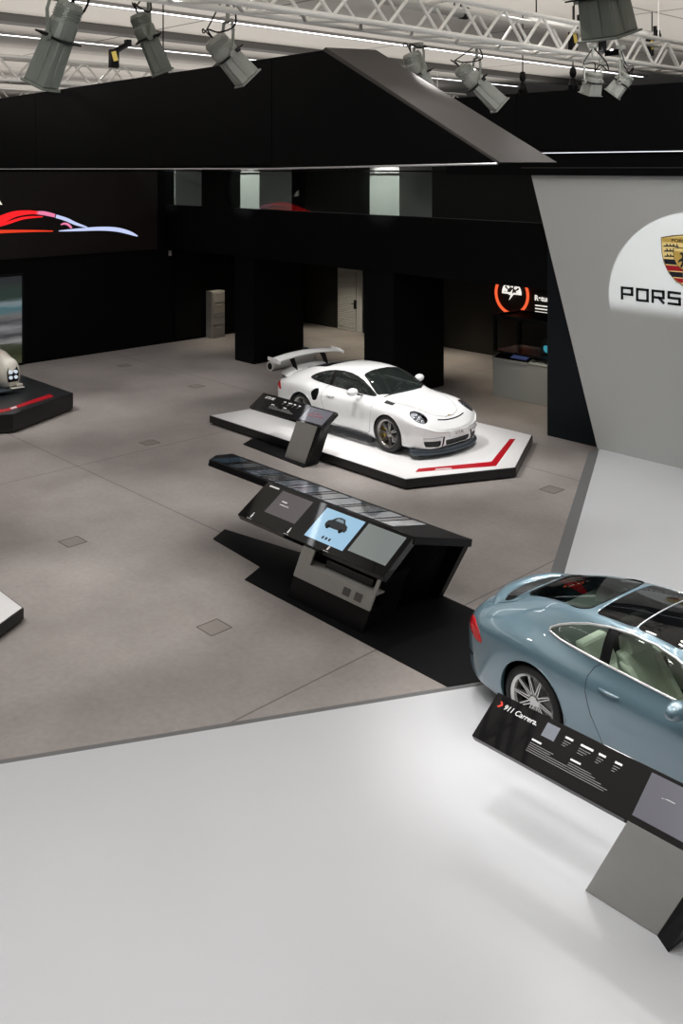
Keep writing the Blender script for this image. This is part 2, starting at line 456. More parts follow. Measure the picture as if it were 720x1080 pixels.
    def put(nm, nb, m, off=0., thick=0., smooth=True, parent=root):
        if off: offset_bm(nb, off)
        o = obj(nm, nb, m, parent, smooth=smooth, keep=True)
        if thick: solidify(o, thick)
        return o
    for s in (1, -1):
        nb = parts['side', s]
        # split quarter window, B pillar and door window
        c1 = clip_select(nb, [(-.56, .8), (-.46, .8), (-.46, 1.4), (-.56, 1.4)], (0, 0, 0), X, Z, lambda c, n: True)
        pil = extract(nb, c1)
        c2 = clip_select(nb, [(-2, .8), (-.51, .8), (-.51, 1.4), (-2, 1.4)], (0, 0, 0), X, Z, lambda c, n: True)
        q = extract(nb, c2)
        put('side_window', nb, glass, -.006); put('quarter_window', q, glass, -.006); put('window_pillar', pil, BLACK, -.003, .01)
        # trim around the side glass
        pts = []
        for i in range(len(SIDE_WIN)):
            a, b = SIDE_WIN[i], SIDE_WIN[(i+1) % len(SIDE_WIN)]
            for t in (0, .33, .66): pts.append(side_pt(a[0]+(b[0]-a[0])*t, a[1]+(b[1]-a[1])*t, s, .002))
        tb = B(); add_tube(tb, pts, .012 if not gt else .007, 6, closed=True); obj('window_trim', tb, trim, root, smooth=True)
    put('windshield', parts['ws'], glass, -.004)
    put('rear_window', parts['rw'], glass if not gt else dglass, -.004)
    def ring(nm, pts, r, m): 
        tb = B(); add_tube(tb, pts, r, 6, closed=True); return obj(nm, tb, m, root, smooth=True)
    wp = []
    for i in range(len(ws)):
        a, b = ws[i], ws[(i+1) % len(ws)]
        for t in (0, .5):
            wp.append(top_pt(a[0]+(b[0]-a[0])*t, a[1]+(b[1]-a[1])*t, .001))
    ring('windshield_seal', wp, .009, BLACK)
    ring('rear_window_seal', [top_pt(a, b, .001) for a, b in rw], .007, BLACK)
    if not gt:
        for k in (0, 1): put('roof_glass', parts['roof', k], dglass, -.003)
        sb = B(); add_tube(sb, [top_pt(-.3325, y, -.001) for y in [i*.05-.48 for i in range(20)]], .006, 6); obj('roof_seam', sb, CHROME, root, smooth=True)
    # lights
    lensm = glass_mat('lamp_lens', (.9, .92, .95), .04)
    for s in (1, -1):
        nb, c0, nrm, u, v = parts['hl', s]
        put('headlight', nb, lensm, .002)
        hb = B()
        # bowl and four led blocks
        c = c0-nrm*.045
        M = Matrix((u, v, nrm)).transposed().to_4x4(); M.translation = c
        r = bmesh.ops.create_uvsphere(hb, u_segments=20, v_segments=10, radius=1.)
        bmesh.ops.transform(hb, matrix=M @ Matrix.Diagonal((.172, .112, .05, 1)), verts=r['verts'])
        h = obj('headlight_bowl', hb, mat('lamp_inner', (.40, .40, .42), .35, metal=.0), root, smooth=True)
        for (a, b) in ((-.055, -.035), (-.055, .035), (.04, -.035), (.04, .035)):
            lb = B(); cc = c+u*a+v*b+nrm*.035; add_cyl(lb, cc, cc+nrm*.025, .026, .03, 16)
            obj('projector', lb, mat('lamp_projector', (.6, .62, .66), .1, metal=.9), h, smooth=True)
        ring('headlight_rim', [hit(c0+u*a+v*b+nrm*.5, -nrm)[0] or c0 for a, b in ellipse(.18, .118, 32, 2.1)], .005, BLACK)
        put('tail_light', parts['tl', s], mat('tail_red', (.42, .008, .012), .12, coat=1., emis=(.5, .01, .02), estr=.12), .003, .01)
    put('engine_grille', parts['grille'], BLACKM, -.02, .01)
    for nb in intakes: put('air_intake', nb, mat('mesh_black', (.02, .021, .023), .6, bump=.6, bscale=120), -.03, .01)
    if gt:
        for s in (1, -1): put('quarter_intake', qs[s], BLACKM, -.04, .01)
    # arch liners, inner body, floor pan
    for k, (wx, wy) in ax.items():
        ra = .375 if k == 'f' else .385
        for s in (1, -1):
            lb = B(); n = 24
            yo = .80 if k == 'f' else .82
            for t in range(n):
                t0, t1 = -.5+(PI+1.)*t/n, -.5+(PI+1.)*(t+1)/n
                a = [Vector((wx+(ra+.012)*math.cos(q), s*yy, .335+(ra+.012)*math.sin(q))) for q, yy in ((t0, yo), (t1, yo), (t1, .50), (t0, .50))]
                lb.faces.new([lb.verts.new(p) for p in a])
            lb.faces.new([lb.verts.new((wx+(ra+.012)*math.cos(-.5+(PI+1.)*t/n), s*.50, .335+(ra+.012)*math.sin(-.5+(PI+1.)*t/n))) for t in range(n+1)])
            bmesh.ops.remove_doubles(lb, verts=lb.verts[:], dist=.001)
            obj('arch_liner', lb, BLACKM, root)
            # dark lip just inside the arch
            pts = []
            for t in range(25):
                q = -.35+(PI+.7)*t/24; pts.append(side_pt(wx+ra*math.cos(q), max(.14, .335+ra*math.sin(q)), s, -.004))
            tb = B(); add_tube(tb, pts, .008, 6); obj('arch_lip', tb, paint if not gt else paint, root, smooth=True)
            wheel(root, wx, s*wy+(0), s, R, .245 if k == 'f' else .30, 'gt' if gt else 'multi')
    # cabin
    cream = mat('cream_leather', (.66, .66, .58), .55) if not gt else mat('dark_leather', (.03, .032, .034), .55)
    ib = B(); add_box(ib, (-.15, 0, .30), (2.2, 1.30, .06)); add_box(ib, (.1, 0, .42), (1.0, .22, .26)); obj('cabin_floor', ib, DARKPL, root, bevel=.02)
    ib = B()
    for s in (1, -1): add_hexa(ib, [(-1.0, s*.70, .35), (.85, s*.70, .35), (.85, s*.72, .35), (-1., s*.72, .35), (-1.0, s*.655, .91), (.72, s*.655, .88), (.72, s*.675, .88), (-1., s*.675, .91)])
    obj('door_card', ib, mat('door_card_grey', (.10, .115, .10), .6) if not gt else cream, root)
    ib = B(); pr = [(.50, .62), (.48, .80), (.56, .87), (.86, .885), (1.0, .60)]
    add_prism(ib, [(a, -.64, b) for a, b in pr], (0, 1.28, 0)); obj('dashboard', ib, mat('dash_dark', (.10, .12, .12), .6) if gt else cream, root, bevel=.02)
    ib = B(); add_prism(ib, [(-1.0, -.60, .45), (-1.0, -.60, .78), (-1.3, -.60, .95), (-1.5, -.60, .95), (-1.5, -.60, .45)], (0, 1.2, 0)); obj('rear_shelf', ib, mat('shelf_dark', (.035, .04, .038), .6) if not gt else DARKPL, root, bevel=.02)
    if gt:
        cb = B()
        bars = [[(-.75, s*.52, .4), (-.75, s*.50, 1.08), (-.75, s*.40, 1.17), (-.75, 0, 1.19)] for s in (1, -1)]
        for b_ in bars: add_tube(cb, b_, .02, 8)
        for s in (1, -1): add_tube(cb, [(-.75, s*.45, 1.12), (-1.3, s*.42, .85)], .02, 8)
        obj('roll_cage', cb, mat('cage_paint', (.75, .75, .75), .4), root, smooth=True)
    for s in (1, -1):
        sb = B()
        # bucket: cushion, back, bolsters, headrest
        def seatpart(prof, y0, y1):
            add_prism(sb, [(a, y0, b) for a, b in prof], (0, y1-y0, 0))
        cy = s*.36
        seatpart([(.30, .42), (.32, .54), (.20, .58), (-.25, .50), (-.30, .40)], cy-.24, cy+.24)
        seatpart([(-.22, .48), (-.16, .56), (-.40, 1.0), (-.50, 1.02), (-.48, .90), (-.34, .44)], cy-.22, cy+.22)
        seatpart([(-.38, .98), (-.37, 1.02), (-.44, 1.13), (-.53, 1.13), (-.52, 1.0)], cy-.13, cy+.13)
        for q in (-1, 1):
            seatpart([(.26, .50), (.22, .63), (-.2, .60), (-.2, .48)], cy+q*.22-.04, cy+q*.22+.04)
            seatpart([(-.16, .56), (-.08, .62), (-.32, .92), (-.44, .96), (-.30, .5)], cy+q*.215-.04, cy+q*.215+.04)
        obj('seat', sb, cream, root, bevel=.035)
        if not gt:
            hb = B(); add_prism(hb, [(-.60, cy-.2, .60), (-.80, cy-.2, .60), (-.98, cy-.2, .92), (-.88, cy-.2, .93), (-.74, cy-.2, .70), (-.60, cy-.2, .68)], (0, .4, 0)); obj('rear_seat', hb, cream, root, bevel=.03)
    wb = B()
    M = Matrix.Translation((.36, .36, .82)) @ Matrix.Rotation(-1.15, 4, 'Y')
    pts = [M @ Vector((.18*math.cos(t*PI/14), .18*math.sin(t*PI/14), 0)) for t in range(28)]
    add_tube(wb, pts, .014, 8, closed=True)
    for a in (0.1, PI-.1, -PI/2): add_tube(wb, [M @ Vector((0, 0, 0)), M @ Vector((.18*math.sin(a), .18*math.cos(a), 0))], .013, 6)
    add_cyl(wb, M @ Vector((0, 0, -.03)), M @ Vector((0, 0, .03)), .055)
    obj('steering_wheel', wb, DARKPL, root, smooth=True)
    # seams
    seam = mat('seam_dark', (.004, .004, .005), .7)
    def line(nm, pts, r=.0035, m=seam):
        tb = B(); add_tube(tb, pts, r, 5); return obj(nm, tb, m, root, smooth=True)
    for s in (1, -1):
        def sp(pts2, n=8):
            o = []
            for i in range(len(pts2)-1):
                for k in range(n):
                    t = k/n; o.append(side_pt(pts2[i][0]+(pts2[i+1][0]-pts2[i][0])*t, pts2[i][1]+(pts2[i+1][1]-pts2[i][1])*t, s, -.001))
            o.append(side_pt(*pts2[-1], s, -.001)); return o
        line('door_seam', sp([(-.52, .945), (-.585, .90), (-.62, .82), (-.61, .70), (-.55, .52), (-.46, .36), (-.42, .26), (-.3, .235), (.3, .23), (.66, .235), (.74, .30), (.77, .5), (.785, .75), (.77, .90)], 4))
        # door handle
        hb = B()
        hp = [side_pt(-.47+.2*t, .775-.002*t, s, .008+.028*math.sin(PI*t)) for t in [i/8 for i in range(9)]]
        add_tube(hb, hp, .013, 8); obj('door_handle', hb, paint, root, smooth=True)
        # mirror
        mb = B()
        c = Vector((.35, s*.95, .985))
        r = bmesh.ops.create_uvsphere(mb, u_segments=24, v_segments=14, radius=1.)
        bmesh.ops.transform(mb, matrix=Matrix.Translation(c) @ Matrix.Rotation(s*.12, 4, 'Z') @ Matrix.Diagonal((.085, .125, .075, 1)), verts=r['verts'])
        for v in mb.verts:
            if v.co.x < c.x-.035: v.co.x = c.x-.035
        mo = obj('door_mirror', mb, paint, root, smooth=True)
        mb = B(); add_tube(mb, [(.41, s*.72, .90), (.41, s*.82, .925), (.37, s*.89, .95)], .018, 8); obj('mirror_arm', mb, BLACK, mo, smooth=True)
        # hood seam
        line('hood_seam', [top_pt(x, s*y, -.001) for x, y in [(1.06+.1*i, .60-.004*i*i) for i in range(7)]]+[top_pt(1.78, s*.42, -.001), top_pt(1.93, s*.30, -.001), top_pt(1.99, s*.12, -.001), top_pt(2.0, 0, -.001)])
        # side marker and sill
        sb = B(); 
        zz = .155
        add_hexa(sb, [(-.82, s*.83, .10), (.82, s*.83, .10), (.82, s*(.885 if gt else .865), .10), (-.82, s*(.90 if gt else .87), .10), (-.82, s*.83, .19), (.82, s*.83, .19), (.82, s*.865, .185), (-.82, s*.865, .185)])
        obj('side_sill', sb, DARKPL, root, bevel=.008)
    line('bonnet_front_seam', [top_pt(2.0, y, -.001) for y in [-.12+.02*i for i in range(13)]])
    # wipers
    wb = B()
    for y0 in (.42, -.12):
        add_tube(wb, [top_pt(.92-.12*(y0+dy)**2, y0+dy, .012) for dy in [-.5*i/8 for i in range(9)]], .007, 6)
    obj('wiper', wb, BLACK, root, smooth=True)
    # crest on the bonnet
    cb = B(); p = top_pt(1.98, 0, .003); add_cyl(cb, p-Vector((0, 0, .004)), p+Vector((0, 0, .003)), .03, seg=12); obj('crest', cb, mat('gold', (.65, .45, .12), .3, metal=.8), root)
    if gt:
        # plate
        pb = B(); pts = [front_pt(y, z, .012) for y, z in ((-.25, .375), (.25, .375), (.25, .47), (-.25, .47))]
        xm = max(p.x for p in pts)+.012; add_box(pb, (xm, 0, .425), (.014, .52, .11)); pl = obj('licence_plate', pb, mat('plate_white', (.75, .75, .76), .4), root, bevel=.004)
        add_text('GT3 RS', 'plate_text', .07, (xm+.009, 0, .40), (PI/2, 0, PI/2), mat('plate_ink', (.05, .05, .06), .5), pl)
        # splitter lip
        lb = B(); o = []
        for i in range(25):
            a = -1.12+2.24*i/24; o.append((1.34+.89*math.cos(a)**.6 if abs(a) < 1.5 else 0, .90*math.sin(a)/math.sin(1.12)*1.0))
        inner = [(x-.16, y*.9) for x, y in o]
        add_prism(lb, [(x, y, .085) for x, y in o]+[(x, y, .085) for x, y in inner[::-1]], (0, 0, .035))
        obj('front_splitter', lb, mat('splitter_grey', (.045, .06, .075), .45), root, bevel=.006)
        lb = B(); add_prism(lb, [(x-.03, y*.97, .115) for x, y in o]+[(x, y, .115) for x, y in inner[::-1]], (0, 0, .06)); obj('front_bumper_base', lb, mat('splitter_grey'), root)
        for s in (1, -1):
            # turn-signal strip above side intakes
            tb = B(); add_tube(tb, [front_pt(s*y, .40-.0*y, .006) for y in [.42+.04*i for i in range(9)]], .011, 6); obj('running_light', tb, mat('lamp_strip', (.5, .5, .52), .2, metal=.5), root, smooth=True)
            # vertical black blades
            tb = B(); add_tube(tb, [front_pt(s*(.375+.03*t), .40-.17*t, .006) for t in (0, .25, .5, .75, 1)], .016, 6); obj('bumper_blade', tb, DARKPL, root, smooth=True)
            # fender louvre
            fb = B()
            for i in range(5):
                x0 = 1.02+.045*i; p = top_pt(x0, s*.735, .004); q = top_pt(x0, s*.655, .004)
                add_tube(fb, [p, q], .02, 6)
            obj('fender_louvre', fb, DARKPL, root, smooth=True)
        # nose slot
        line('nose_slot', [top_pt(2.06-.28*y*y, y, .001) for y in [-.36+.03*i for i in range(25)]], .012, BLACKM)
        # rear wing
        wingw = .90
        wb = B(); rows = []
        for i in range(21):
            y = -wingw+2*wingw*i/20; e = (abs(y)/wingw)
            zc = 1.37+.045*(1-e**2)-.0; ch = .34
            prof = [(0, 0), (.05, .022), (.15, .028), (.27, .012), (ch, .0), (.27, -.014), (.15, -.016), (.05, -.014)]
            rows.append([Vector((-2.30+a, y, zc-.16-a*.10+b+.02+.03*(1-e*e))) for a, b in prof])
        V = [[wb.verts.new(p) for p in r] for r in rows]
        for i in range(20):
            for j in range(8): wb.faces.new((V[i][j], V[i][(j+1) % 8], V[i+1][(j+1) % 8], V[i+1][j]))
        wb.faces.new(V[0]); wb.faces.new(V[-1][::-1])
        wing = obj('rear_wing', wb, paint, root, smooth=True)
        for s in (1, -1):
            eb = B(); add_prism(eb, [(-2.34, s*wingw, 1.20), (-1.92, s*wingw, 1.16), (-1.90, s*wingw, 1.22), (-2.04, s*wingw, 1.27), (-2.34, s*wingw, 1.28)], (0, s*.018, 0)); obj('wing_endplate', eb, paint, wing, bevel=.004)
            eb = B(); add_prism(eb, [(-2.05, s*.43, .93), (-1.89, s*.43, .95), (-1.94, s*.43, 1.06), (-2.02, s*.43, 1.225), (-2.22, s*.43, 1.24), (-2.16, s*.43, 1.17), (-2.07, s*.43, 1.06)], (0, s*.022, 0)); obj('wing_strut', eb, BLACK, wing, bevel=.004)
        # ducktail
        db = B(); rows = []
        for i in range(17):
            y = -.78+1.56*i/16; e = abs(y)/.78
            x0 = -2.10+.10*e*e
            zt = 1.075-.13*e**3
            base = top_pt(x0+.20, y, -.01)
            rows.append([base, Vector((x0+.04, y, zt-.02)), Vector((x0-.06, y, zt)), Vector((x0-.07, y, zt-.03)), Vector((x0+.02, y, .86-.05*e))])
        V = [[db.verts.new(p) for p in r] for r in rows]
        for i in range(16):
            for j in range(4): db.faces.new((V[i][j], V[i][j+1], V[i+1][j+1], V[i+1][j]))
        obj('ducktail', db, paint, root, smooth=True)
    else:
        # deck spoiler lip following the tail
        db = B(); rows = []
        for i in range(21):
            y = -.58+1.16*i/20; e = abs(y)/.58
            x0 = -2.13+.20*e*e
            b0 = top_pt(x0+.06, y, .0); b1 = top_pt(x0-.03, y, -.008)
            h = .014*(1-e**2)-.02*e**4
            rows.append([b0+Vector((.02, 0, -.01)), b0+Vector((.01, 0, h)), Vector((x0-.005, y, b0.z+h+.004)), Vector((x0-.05, y, b0.z+h-.008)), b1+Vector((-.03, 0, -.012))])
        V = [[db.verts.new(p) for p in r] for r in rows]
        for i in range(20):
            for j in range(4): db.faces.new((V[i][j], V[i][j+1], V[i+1][j+1], V[i+1][j]))
        obj('deck_spoiler', db, paint, root, smooth=True)
        sb = B()
        for k in range(12):
            x = -2.05+.02*k; add_tube(sb, [top_pt(x, -.36, -.01), top_pt(x, 0, -.008), top_pt(x, .36, -.01)], .005, 5)
        obj('grille_slats', sb, DARKPL, root, smooth=True)
        line('tail_strip', [front_pt(y, .735, .004, -1) for y in [-.46+.04*i for i in range(24)]], .009, mat('tail_red'))
        # lower valance and exhausts
        vb = B(); add_box(vb, (-2.24, 0, .24), (.12, 1.15, .16)); obj('rear_diffuser', vb, DARKPL, root, bevel=.03)
        for s in (1, -1):
            eb = B(); add_lathe(eb, [(.042, -.06), (.048, -.06), (.048, .08), (.042, .08)], 'X', 24, c=(-2.31, s*.42, .24)); obj('exhaust_tip', eb, CHROME, root, smooth=True)
            line('bumper_vent', [side_pt(x, .47-.1*(x+2.2), s, .003) for x in (-2.16, -2.12, -2.08, -2.04)], .012, BLACK)
        for s in (1,-1):
            line('deck_seam', [top_pt(x, s*y, -.001) for x, y in ((-2.17, .50), (-2.05, .55), (-1.9, .545), (-1.75, .50), (-1.68, .42))])
    return root

def add_text(txt, name, size, loc, rot, m, parent=None, extrude=.001, align='CENTER', bold=0., sx=1., shear=0.):
    cu = bpy.data.curves.new(name, 'FONT'); cu.body = txt; cu.size = size; cu.extrude = extrude; cu.align_x = align; cu.offset = bold; cu.shear = shear
    t = bpy.data.objects.new(name, cu); COL.objects.link(t)
    bpy.context.view_layer.update()
    me = bpy.data.meshes.new_from_object(t.evaluated_get(bpy.context.evaluated_depsgraph_get()))
    bpy.data.objects.remove(t); bpy.data.curves.remove(cu)
    me.materials.clear(); me.materials.append(m)
    o = bpy.data.objects.new(name, me); COL.objects.link(o)
    o.location = loc; o.rotation_euler = rot; o.scale = (sx, 1, 1)
    if parent: o.parent = parent
    return o
# ------------------------------------------------------------------ camera and world frame
# world x = l (along the hall), world y = p (across it); the camera stands 5.5 m up on the gallery at the origin
H = 5.5; HY = 178.; FX = 1000.; CX0 = 360.
TH = math.radians(46.33); CT_, ST_ = math.cos(TH), math.sin(TH)
def w2(X, Y): return (X*CT_-Y*ST_, X*ST_+Y*CT_)
def G(x, y, z=0.):
    s = (H-z)/(y-HY); l, p = w2((x-CX0)*s, FX*s); return Vector((l, p, z))
def onL(x, y, l):            # on the plane world x = l
    k = (x-CX0)/FX; Y = l/(k*CT_-ST_); a, b = w2(k*Y, Y); return Vector((a, b, H-(y-HY)*Y/FX))
def onP(x, y, p):            # on the plane world y = p
    k = (x-CX0)/FX; Y = p/(k*ST_+CT_); a, b = w2(k*Y, Y); return Vector((a, b, H-(y-HY)*Y/FX))
def D(x, y, Y):
    l, p = w2((x-CX0)*Y/FX, Y); return Vector((l, p, H-(y-HY)*Y/FX))
sc = bpy.context.scene
cam = bpy.data.cameras.new('camera'); co = bpy.data.objects.new('camera', cam); COL.objects.link(co)
co.location = (0, 0, H); co.rotation_euler = (PI/2, 0, TH)
cam.sensor_width = 36; cam.sensor_fit = 'AUTO'; cam.lens = FX/1080*36; cam.shift_y = -(540-HY)/1080; cam.clip_end = 200
sc.camera = co
sc.view_settings.view_transform = 'Standard'; sc.view_settings.look = 'None'; sc.view_settings.gamma = 1; sc.view_settings.use_curve_mapping = False
sc.view_settings.exposure = 0.
sc.cycles.use_denoising = True
sc.cycles.max_bounces = 8; sc.cycles.transparent_max_bounces = 12; sc.cycles.sample_clamp_indirect = 4
wd = bpy.data.worlds.new('world'); sc.world = wd; wd.use_nodes = True
wd.node_tree.nodes['Background'].inputs[0].default_value = (.6, .65, .7, 1); wd.node_tree.nodes['Background'].inputs[1].default_value = .05

def struct(name, bm, m, parent=None, label=None, **k):
    o = obj(name, bm, m, parent, **k)
    if not parent: o['kind'] = 'structure'
    if label: o['label'] = label
    return o
def poly_prism(bm, pts2, z0, z1):
    add_prism(bm, [(a, b, z0) for a, b in pts2], (0, 0, z1-z0))
def ribbon(bm, pts, widths, n, th=.004):
    """flat ribbon of varying width in the plane with normal n"""
    n = Vector(n).normalized(); V = []
    pts = [Vector(p) for p in pts]
    for i, p in enumerate(pts):
        t = (pts[min(i+1, len(pts)-1)]-pts[max(i-1, 0)]).normalized(); s = t.cross(n)*widths[i]/2
        V.append([bm.verts.new(q) for q in (p+s, p-s, p-s+n*th, p+s+n*th)])
    for a, b in zip(V[:-1], V[1:]):
        for k in range(4): bm.faces.new((a[k], a[(k+1) % 4], b[(k+1) % 4], b[k]))
    bm.faces.new(V[0]); bm.faces.new(V[-1][::-1])
def smooth_pts(pts, n=6):
    """catmull-rom through pts"""
    P = [Vector(p) for p in pts]; o = []
    for i in range(len(P)-1):
        a = P[max(i-1, 0)]; b = P[i]; c = P[i+1]; d = P[min(i+2, len(P)-1)]
        for k in range(n):
            t = k/n; o.append(.5*((2*b)+(c-a)*t+(2*a-5*b+4*c-d)*t*t+(3*b-a-3*c+d)*t**3))
    o.append(P[-1]); return o

# ------------------------------------------------------------------ floor
def floor_mat():
    m = bpy.data.materials.new('stone_floor'); m.use_nodes = True; nt = m.node_tree; b = nt.nodes['Principled BSDF']
    L = nt.links.new; N = nt.nodes.new
    tc = N('ShaderNodeTexCoord'); sep = N('ShaderNodeSeparateXYZ'); L(tc.outputs['Object'], sep.inputs[0])
    n1 = N('ShaderNodeTexNoise'); n1.inputs['Scale'].default_value = .35; n1.inputs['Detail'].default_value = 5; n1.inputs['Roughness'].default_value = .6
    n2 = N('ShaderNodeTexNoise'); n2.inputs['Scale'].default_value = 14; n2.inputs['Detail'].default_value = 6
    L(tc.outputs['Object'], n1.inputs['Vector']); L(tc.outputs['Object'], n2.inputs['Vector'])
    r = N('ShaderNodeValToRGB'); r.color_ramp.elements[0].position = .3; r.color_ramp.elements[0].color = (.240, .216, .204, 1)
    r.color_ramp.elements[1].position = .7; r.color_ramp.elements[1].color = (.415, .380, .364, 1); L(n1.outputs['Fac'], r.inputs[0])  # cloudy stone tone, contrast widened for streaks of light on the floor
    mx = N('ShaderNodeMix'); mx.data_type = 'RGBA'; mx.blend_type = 'OVERLAY'; mx.inputs['Factor'].default_value = .16
    L(r.outputs[0], mx.inputs['A']); L(n2.outputs['Fac'], mx.inputs['B'])
    # joints between the poured bays
    fac = None
    for ax, vals in (('X', (-24.55, -16.06, -7.57, .92)), ('Y', (2.59, 8.58, 14.57, 20.56))):
        for v in vals:
            s = N('ShaderNodeMath'); s.operation = 'SUBTRACT'; L(sep.outputs[ax], s.inputs[0]); s.inputs[1].default_value = v
            a = N('ShaderNodeMath'); a.operation = 'ABSOLUTE'; L(s.outputs[0], a.inputs[0])
            c = N('ShaderNodeMath'); c.operation = 'LESS_THAN'; L(a.outputs[0], c.inputs[0]); c.inputs[1].default_value = .011
            if fac is None: fac = c
            else:
                q = N('ShaderNodeMath'); q.operation = 'MAXIMUM'; L(fac.outputs[0], q.inputs[0]); L(c.outputs[0], q.inputs[1]); fac = q
    m2 = N('ShaderNodeMix'); m2.data_type = 'RGBA'; m2.inputs['B'].default_value = (.10, .09, .085, 1)
    sm = N('ShaderNodeMath'); sm.operation = 'MULTIPLY'; sm.inputs[1].default_value = .75; L(fac.outputs[0], sm.inputs[0])
    L(sm.outputs[0], m2.inputs['Factor']); L(mx.outputs['Result'], m2.inputs['A']); L(m2.outputs['Result'], b.inputs['Base Color'])
    rr = N('ShaderNodeMapRange'); rr.inputs['To Min'].default_value = .34; rr.inputs['To Max'].default_value = .50; L(n1.outputs['Fac'], rr.inputs[0]); L(rr.outputs[0], b.inputs['Roughness'])
    b.inputs['Specular IOR Level'].default_value = .45
    return m
bm = B(); add_box(bm, (-18, 6, -.05), (56, 40, .1)); struct('floor', bm, floor_mat())
WHITEF = mat('white_floor_coating', (.63, .645, .675), .26, var=.02, vscale=1.2)
bm = B(); c0 = G(564, 713.5, .08); a0 = G(0, 806, .08); top2 = G(631, 473.7, .08)
aa = a0+(a0-c0)*.35
edge = [Vector((aa.x, aa.y)), Vector((c0.x, c0.y)), Vector((top2.x, 16.28))]
poly = [(aa.x, aa.y), (c0.x, c0.y), (top2.x, 16.28), (6.5, 16.28), (6.5, -6), (aa.x, -6)]
poly_prism(bm, poly[::-1], 0.001, .08)
struct('floor_white', bm, WHITEF, label='raised white coated floor area with an angular edge')
bm = B(); d1 = (edge[1]-edge[0]).normalized(); d2 = (edge[2]-edge[1]).normalized()
n1 = Vector((-d1.y, d1.x)); n2 = Vector((-d2.y, d2.x))
o0 = edge[0]+n1*.2; o2 = edge[2]+n2*.2
bis = (n1+n2).normalized(); o1 = edge[1]+bis*(.2/bis.dot(n1))
for (A, Bq, C, Dq) in ((edge[0], edge[1], o1, o0), (edge[1], edge[2], o2, o1)):
    v = [(A.x, A.y, .08), (Bq.x, Bq.y, .08), (C.x, C.y, .002), (Dq.x, Dq.y, .002)]
    bm.faces.new([bm.verts.new(p) for p in v]); 
struct('trim_1', bm, mat('grey_edge_strip', (.20, .205, .21), .4), label='grey sloping edge strip of the white floor')
FR = mat('hatch_frame', (.13, .105, .085), .4, metal=.4); HP = mat('hatch_plate', (.26, .235, .215), .45, var=.08)
hatch_pos = [(-9.28, 6.75, 'square floor hatch in the grey floor nearest the white floor edge'), (-12.85, 6.79, 'square floor hatch between the low white platform corner and the long console'),
             (-16.43, 10.36, 'square floor hatch left of the small kiosk by the white car'), (-23.37, 13.92, 'farthest square floor hatch close to the black wall'),
             (-19.87, 13.9, 'square floor hatch in front of the left black pillar'), (-9.27, 13.83, 'square floor hatch between white car platform and white slanted wall')]
def hatch():
    r = empty('floor_hatch')
    bm = B(); s = .15; t = .012
    for sx in (-1, 1): add_box(bm, (sx*s, 0, .0015), (t, 2*s+t, .003)); add_box(bm, (0, sx*s, .0015), (2*s-t, t, .003))
    obj('frame', bm, FR, r)
    bm = B(); add_box(bm, (0, 0, .001), (2*s-t-.004, 2*s-t-.004, .002)); add_box(bm, (.0, -s*.6, .0015), (.06, .02, .003)); obj('lid', bm, HP, r)
    return r
proto = hatch()
def copy_tree(o, parent=None):
    c = o.copy(); COL.objects.link(c)
    if parent: c.parent = parent
    for ch in list(o.children): copy_tree(ch, c)
    return c
for i, (a, b, lab) in enumerate(hatch_pos):
    o = proto if i == 0 else copy_tree(proto)
    o.location = (a, b, 0); tag(o, lab, 'floor hatch', 'square hatches in the stone floor')

# ------------------------------------------------------------------ walls
WALLB = mat('wall_black_paint', (.0032, .0032, .0036), .55, spec=.10)
WALLK = mat('wall_dark_grey', (.030, .0275, .024), .6, spec=.2)
PILB = mat('pillar_black', (.0042, .0044, .005), .45, spec=.12)
LW = -25.45; PB = 16.58
bm = B(); add_box(bm, (LW-.15, 6.2, 3.2), (.3, 33., 6.4)); struct('wall_left', bm, WALLB, label='long black wall behind the neon car screen')
bm = B(); add_box(bm, (-18, 22.6, 3.4), (15., .2, 6.8)); struct('wall_back', bm, WALLK)
# bulkhead (front of the gallery), the full height wall behind the white panel
bm = B(); add_box(bm, ((LW-11.22)/2, PB+.10, (3.0+4.37)/2), (-11.22-LW, .2, 1.37)); struct('trim_3', bm, WALLB, label='black parapet band of the gallery')
bm = B(); add_box(bm, ((LW-11.22)/2, 19.6, 3.15), (-11.22-LW, 5.8, .3)); struct('ceiling_recess', bm, WALLB, label='dark ceiling over the recess, floor of the gallery')
bm = B(); add_box(bm, ((-11.22+7)/2, PB+.15, 2.68), (18.22, .3, 5.36)); struct('wall_recess', bm, mat('wall_blue_black', (.008, .011, .014), .45, spec=.2), label='blue black wall face beside the slanted white panel')
bm = B(); add_box(bm, (-11.12, 19.8, 2.68), (.2, 5.9, 5.36)); struct('wall_recess_side', bm, WALLK)
# pillars with white upper shafts on the gallery
GW = mat('gallery_white', (.58, .58, .56), .6)
for i, (a, b) in enumerate(((-21.85, -20.98), (-16.6, -15.6))):
    r = empty('pillar', ((a+b)/2, 17.5, 0)); tag(r, ('broad black square pillar with pale upper shaft, farther from the white wall', 'black square pillar behind the white car, with pale upper shaft')[i], 'pillar', 'black pillars under the gallery')
    bm = B(); add_box(bm, (0, 17.55-17.5, 1.5), (b-a, 1.86, 3.0)); obj('lower_shaft', bm, PILB, r, bevel=.006)
    bm = B(); add_box(bm, (0, 17.42-17.5, 4.3+.5), (b-a, 1.2, 3.2)); obj('upper_shaft', bm, GW, r)
r = empty('pillar', (-25.7, 17.45, 0)); 
bm = B(); add_box(bm, (.15, 0, 4.8), (.35, 1.0, 3.2)); obj('upper_shaft', bm, GW, r); bm = B(); add_box(bm, (.15, 0, 1.65), (.32, 1.0, 3.1)); obj('lower_shaft', bm, PILB, r); tag(r, 'pale wall pier behind the gallery glass in the far corner', 'pillar')
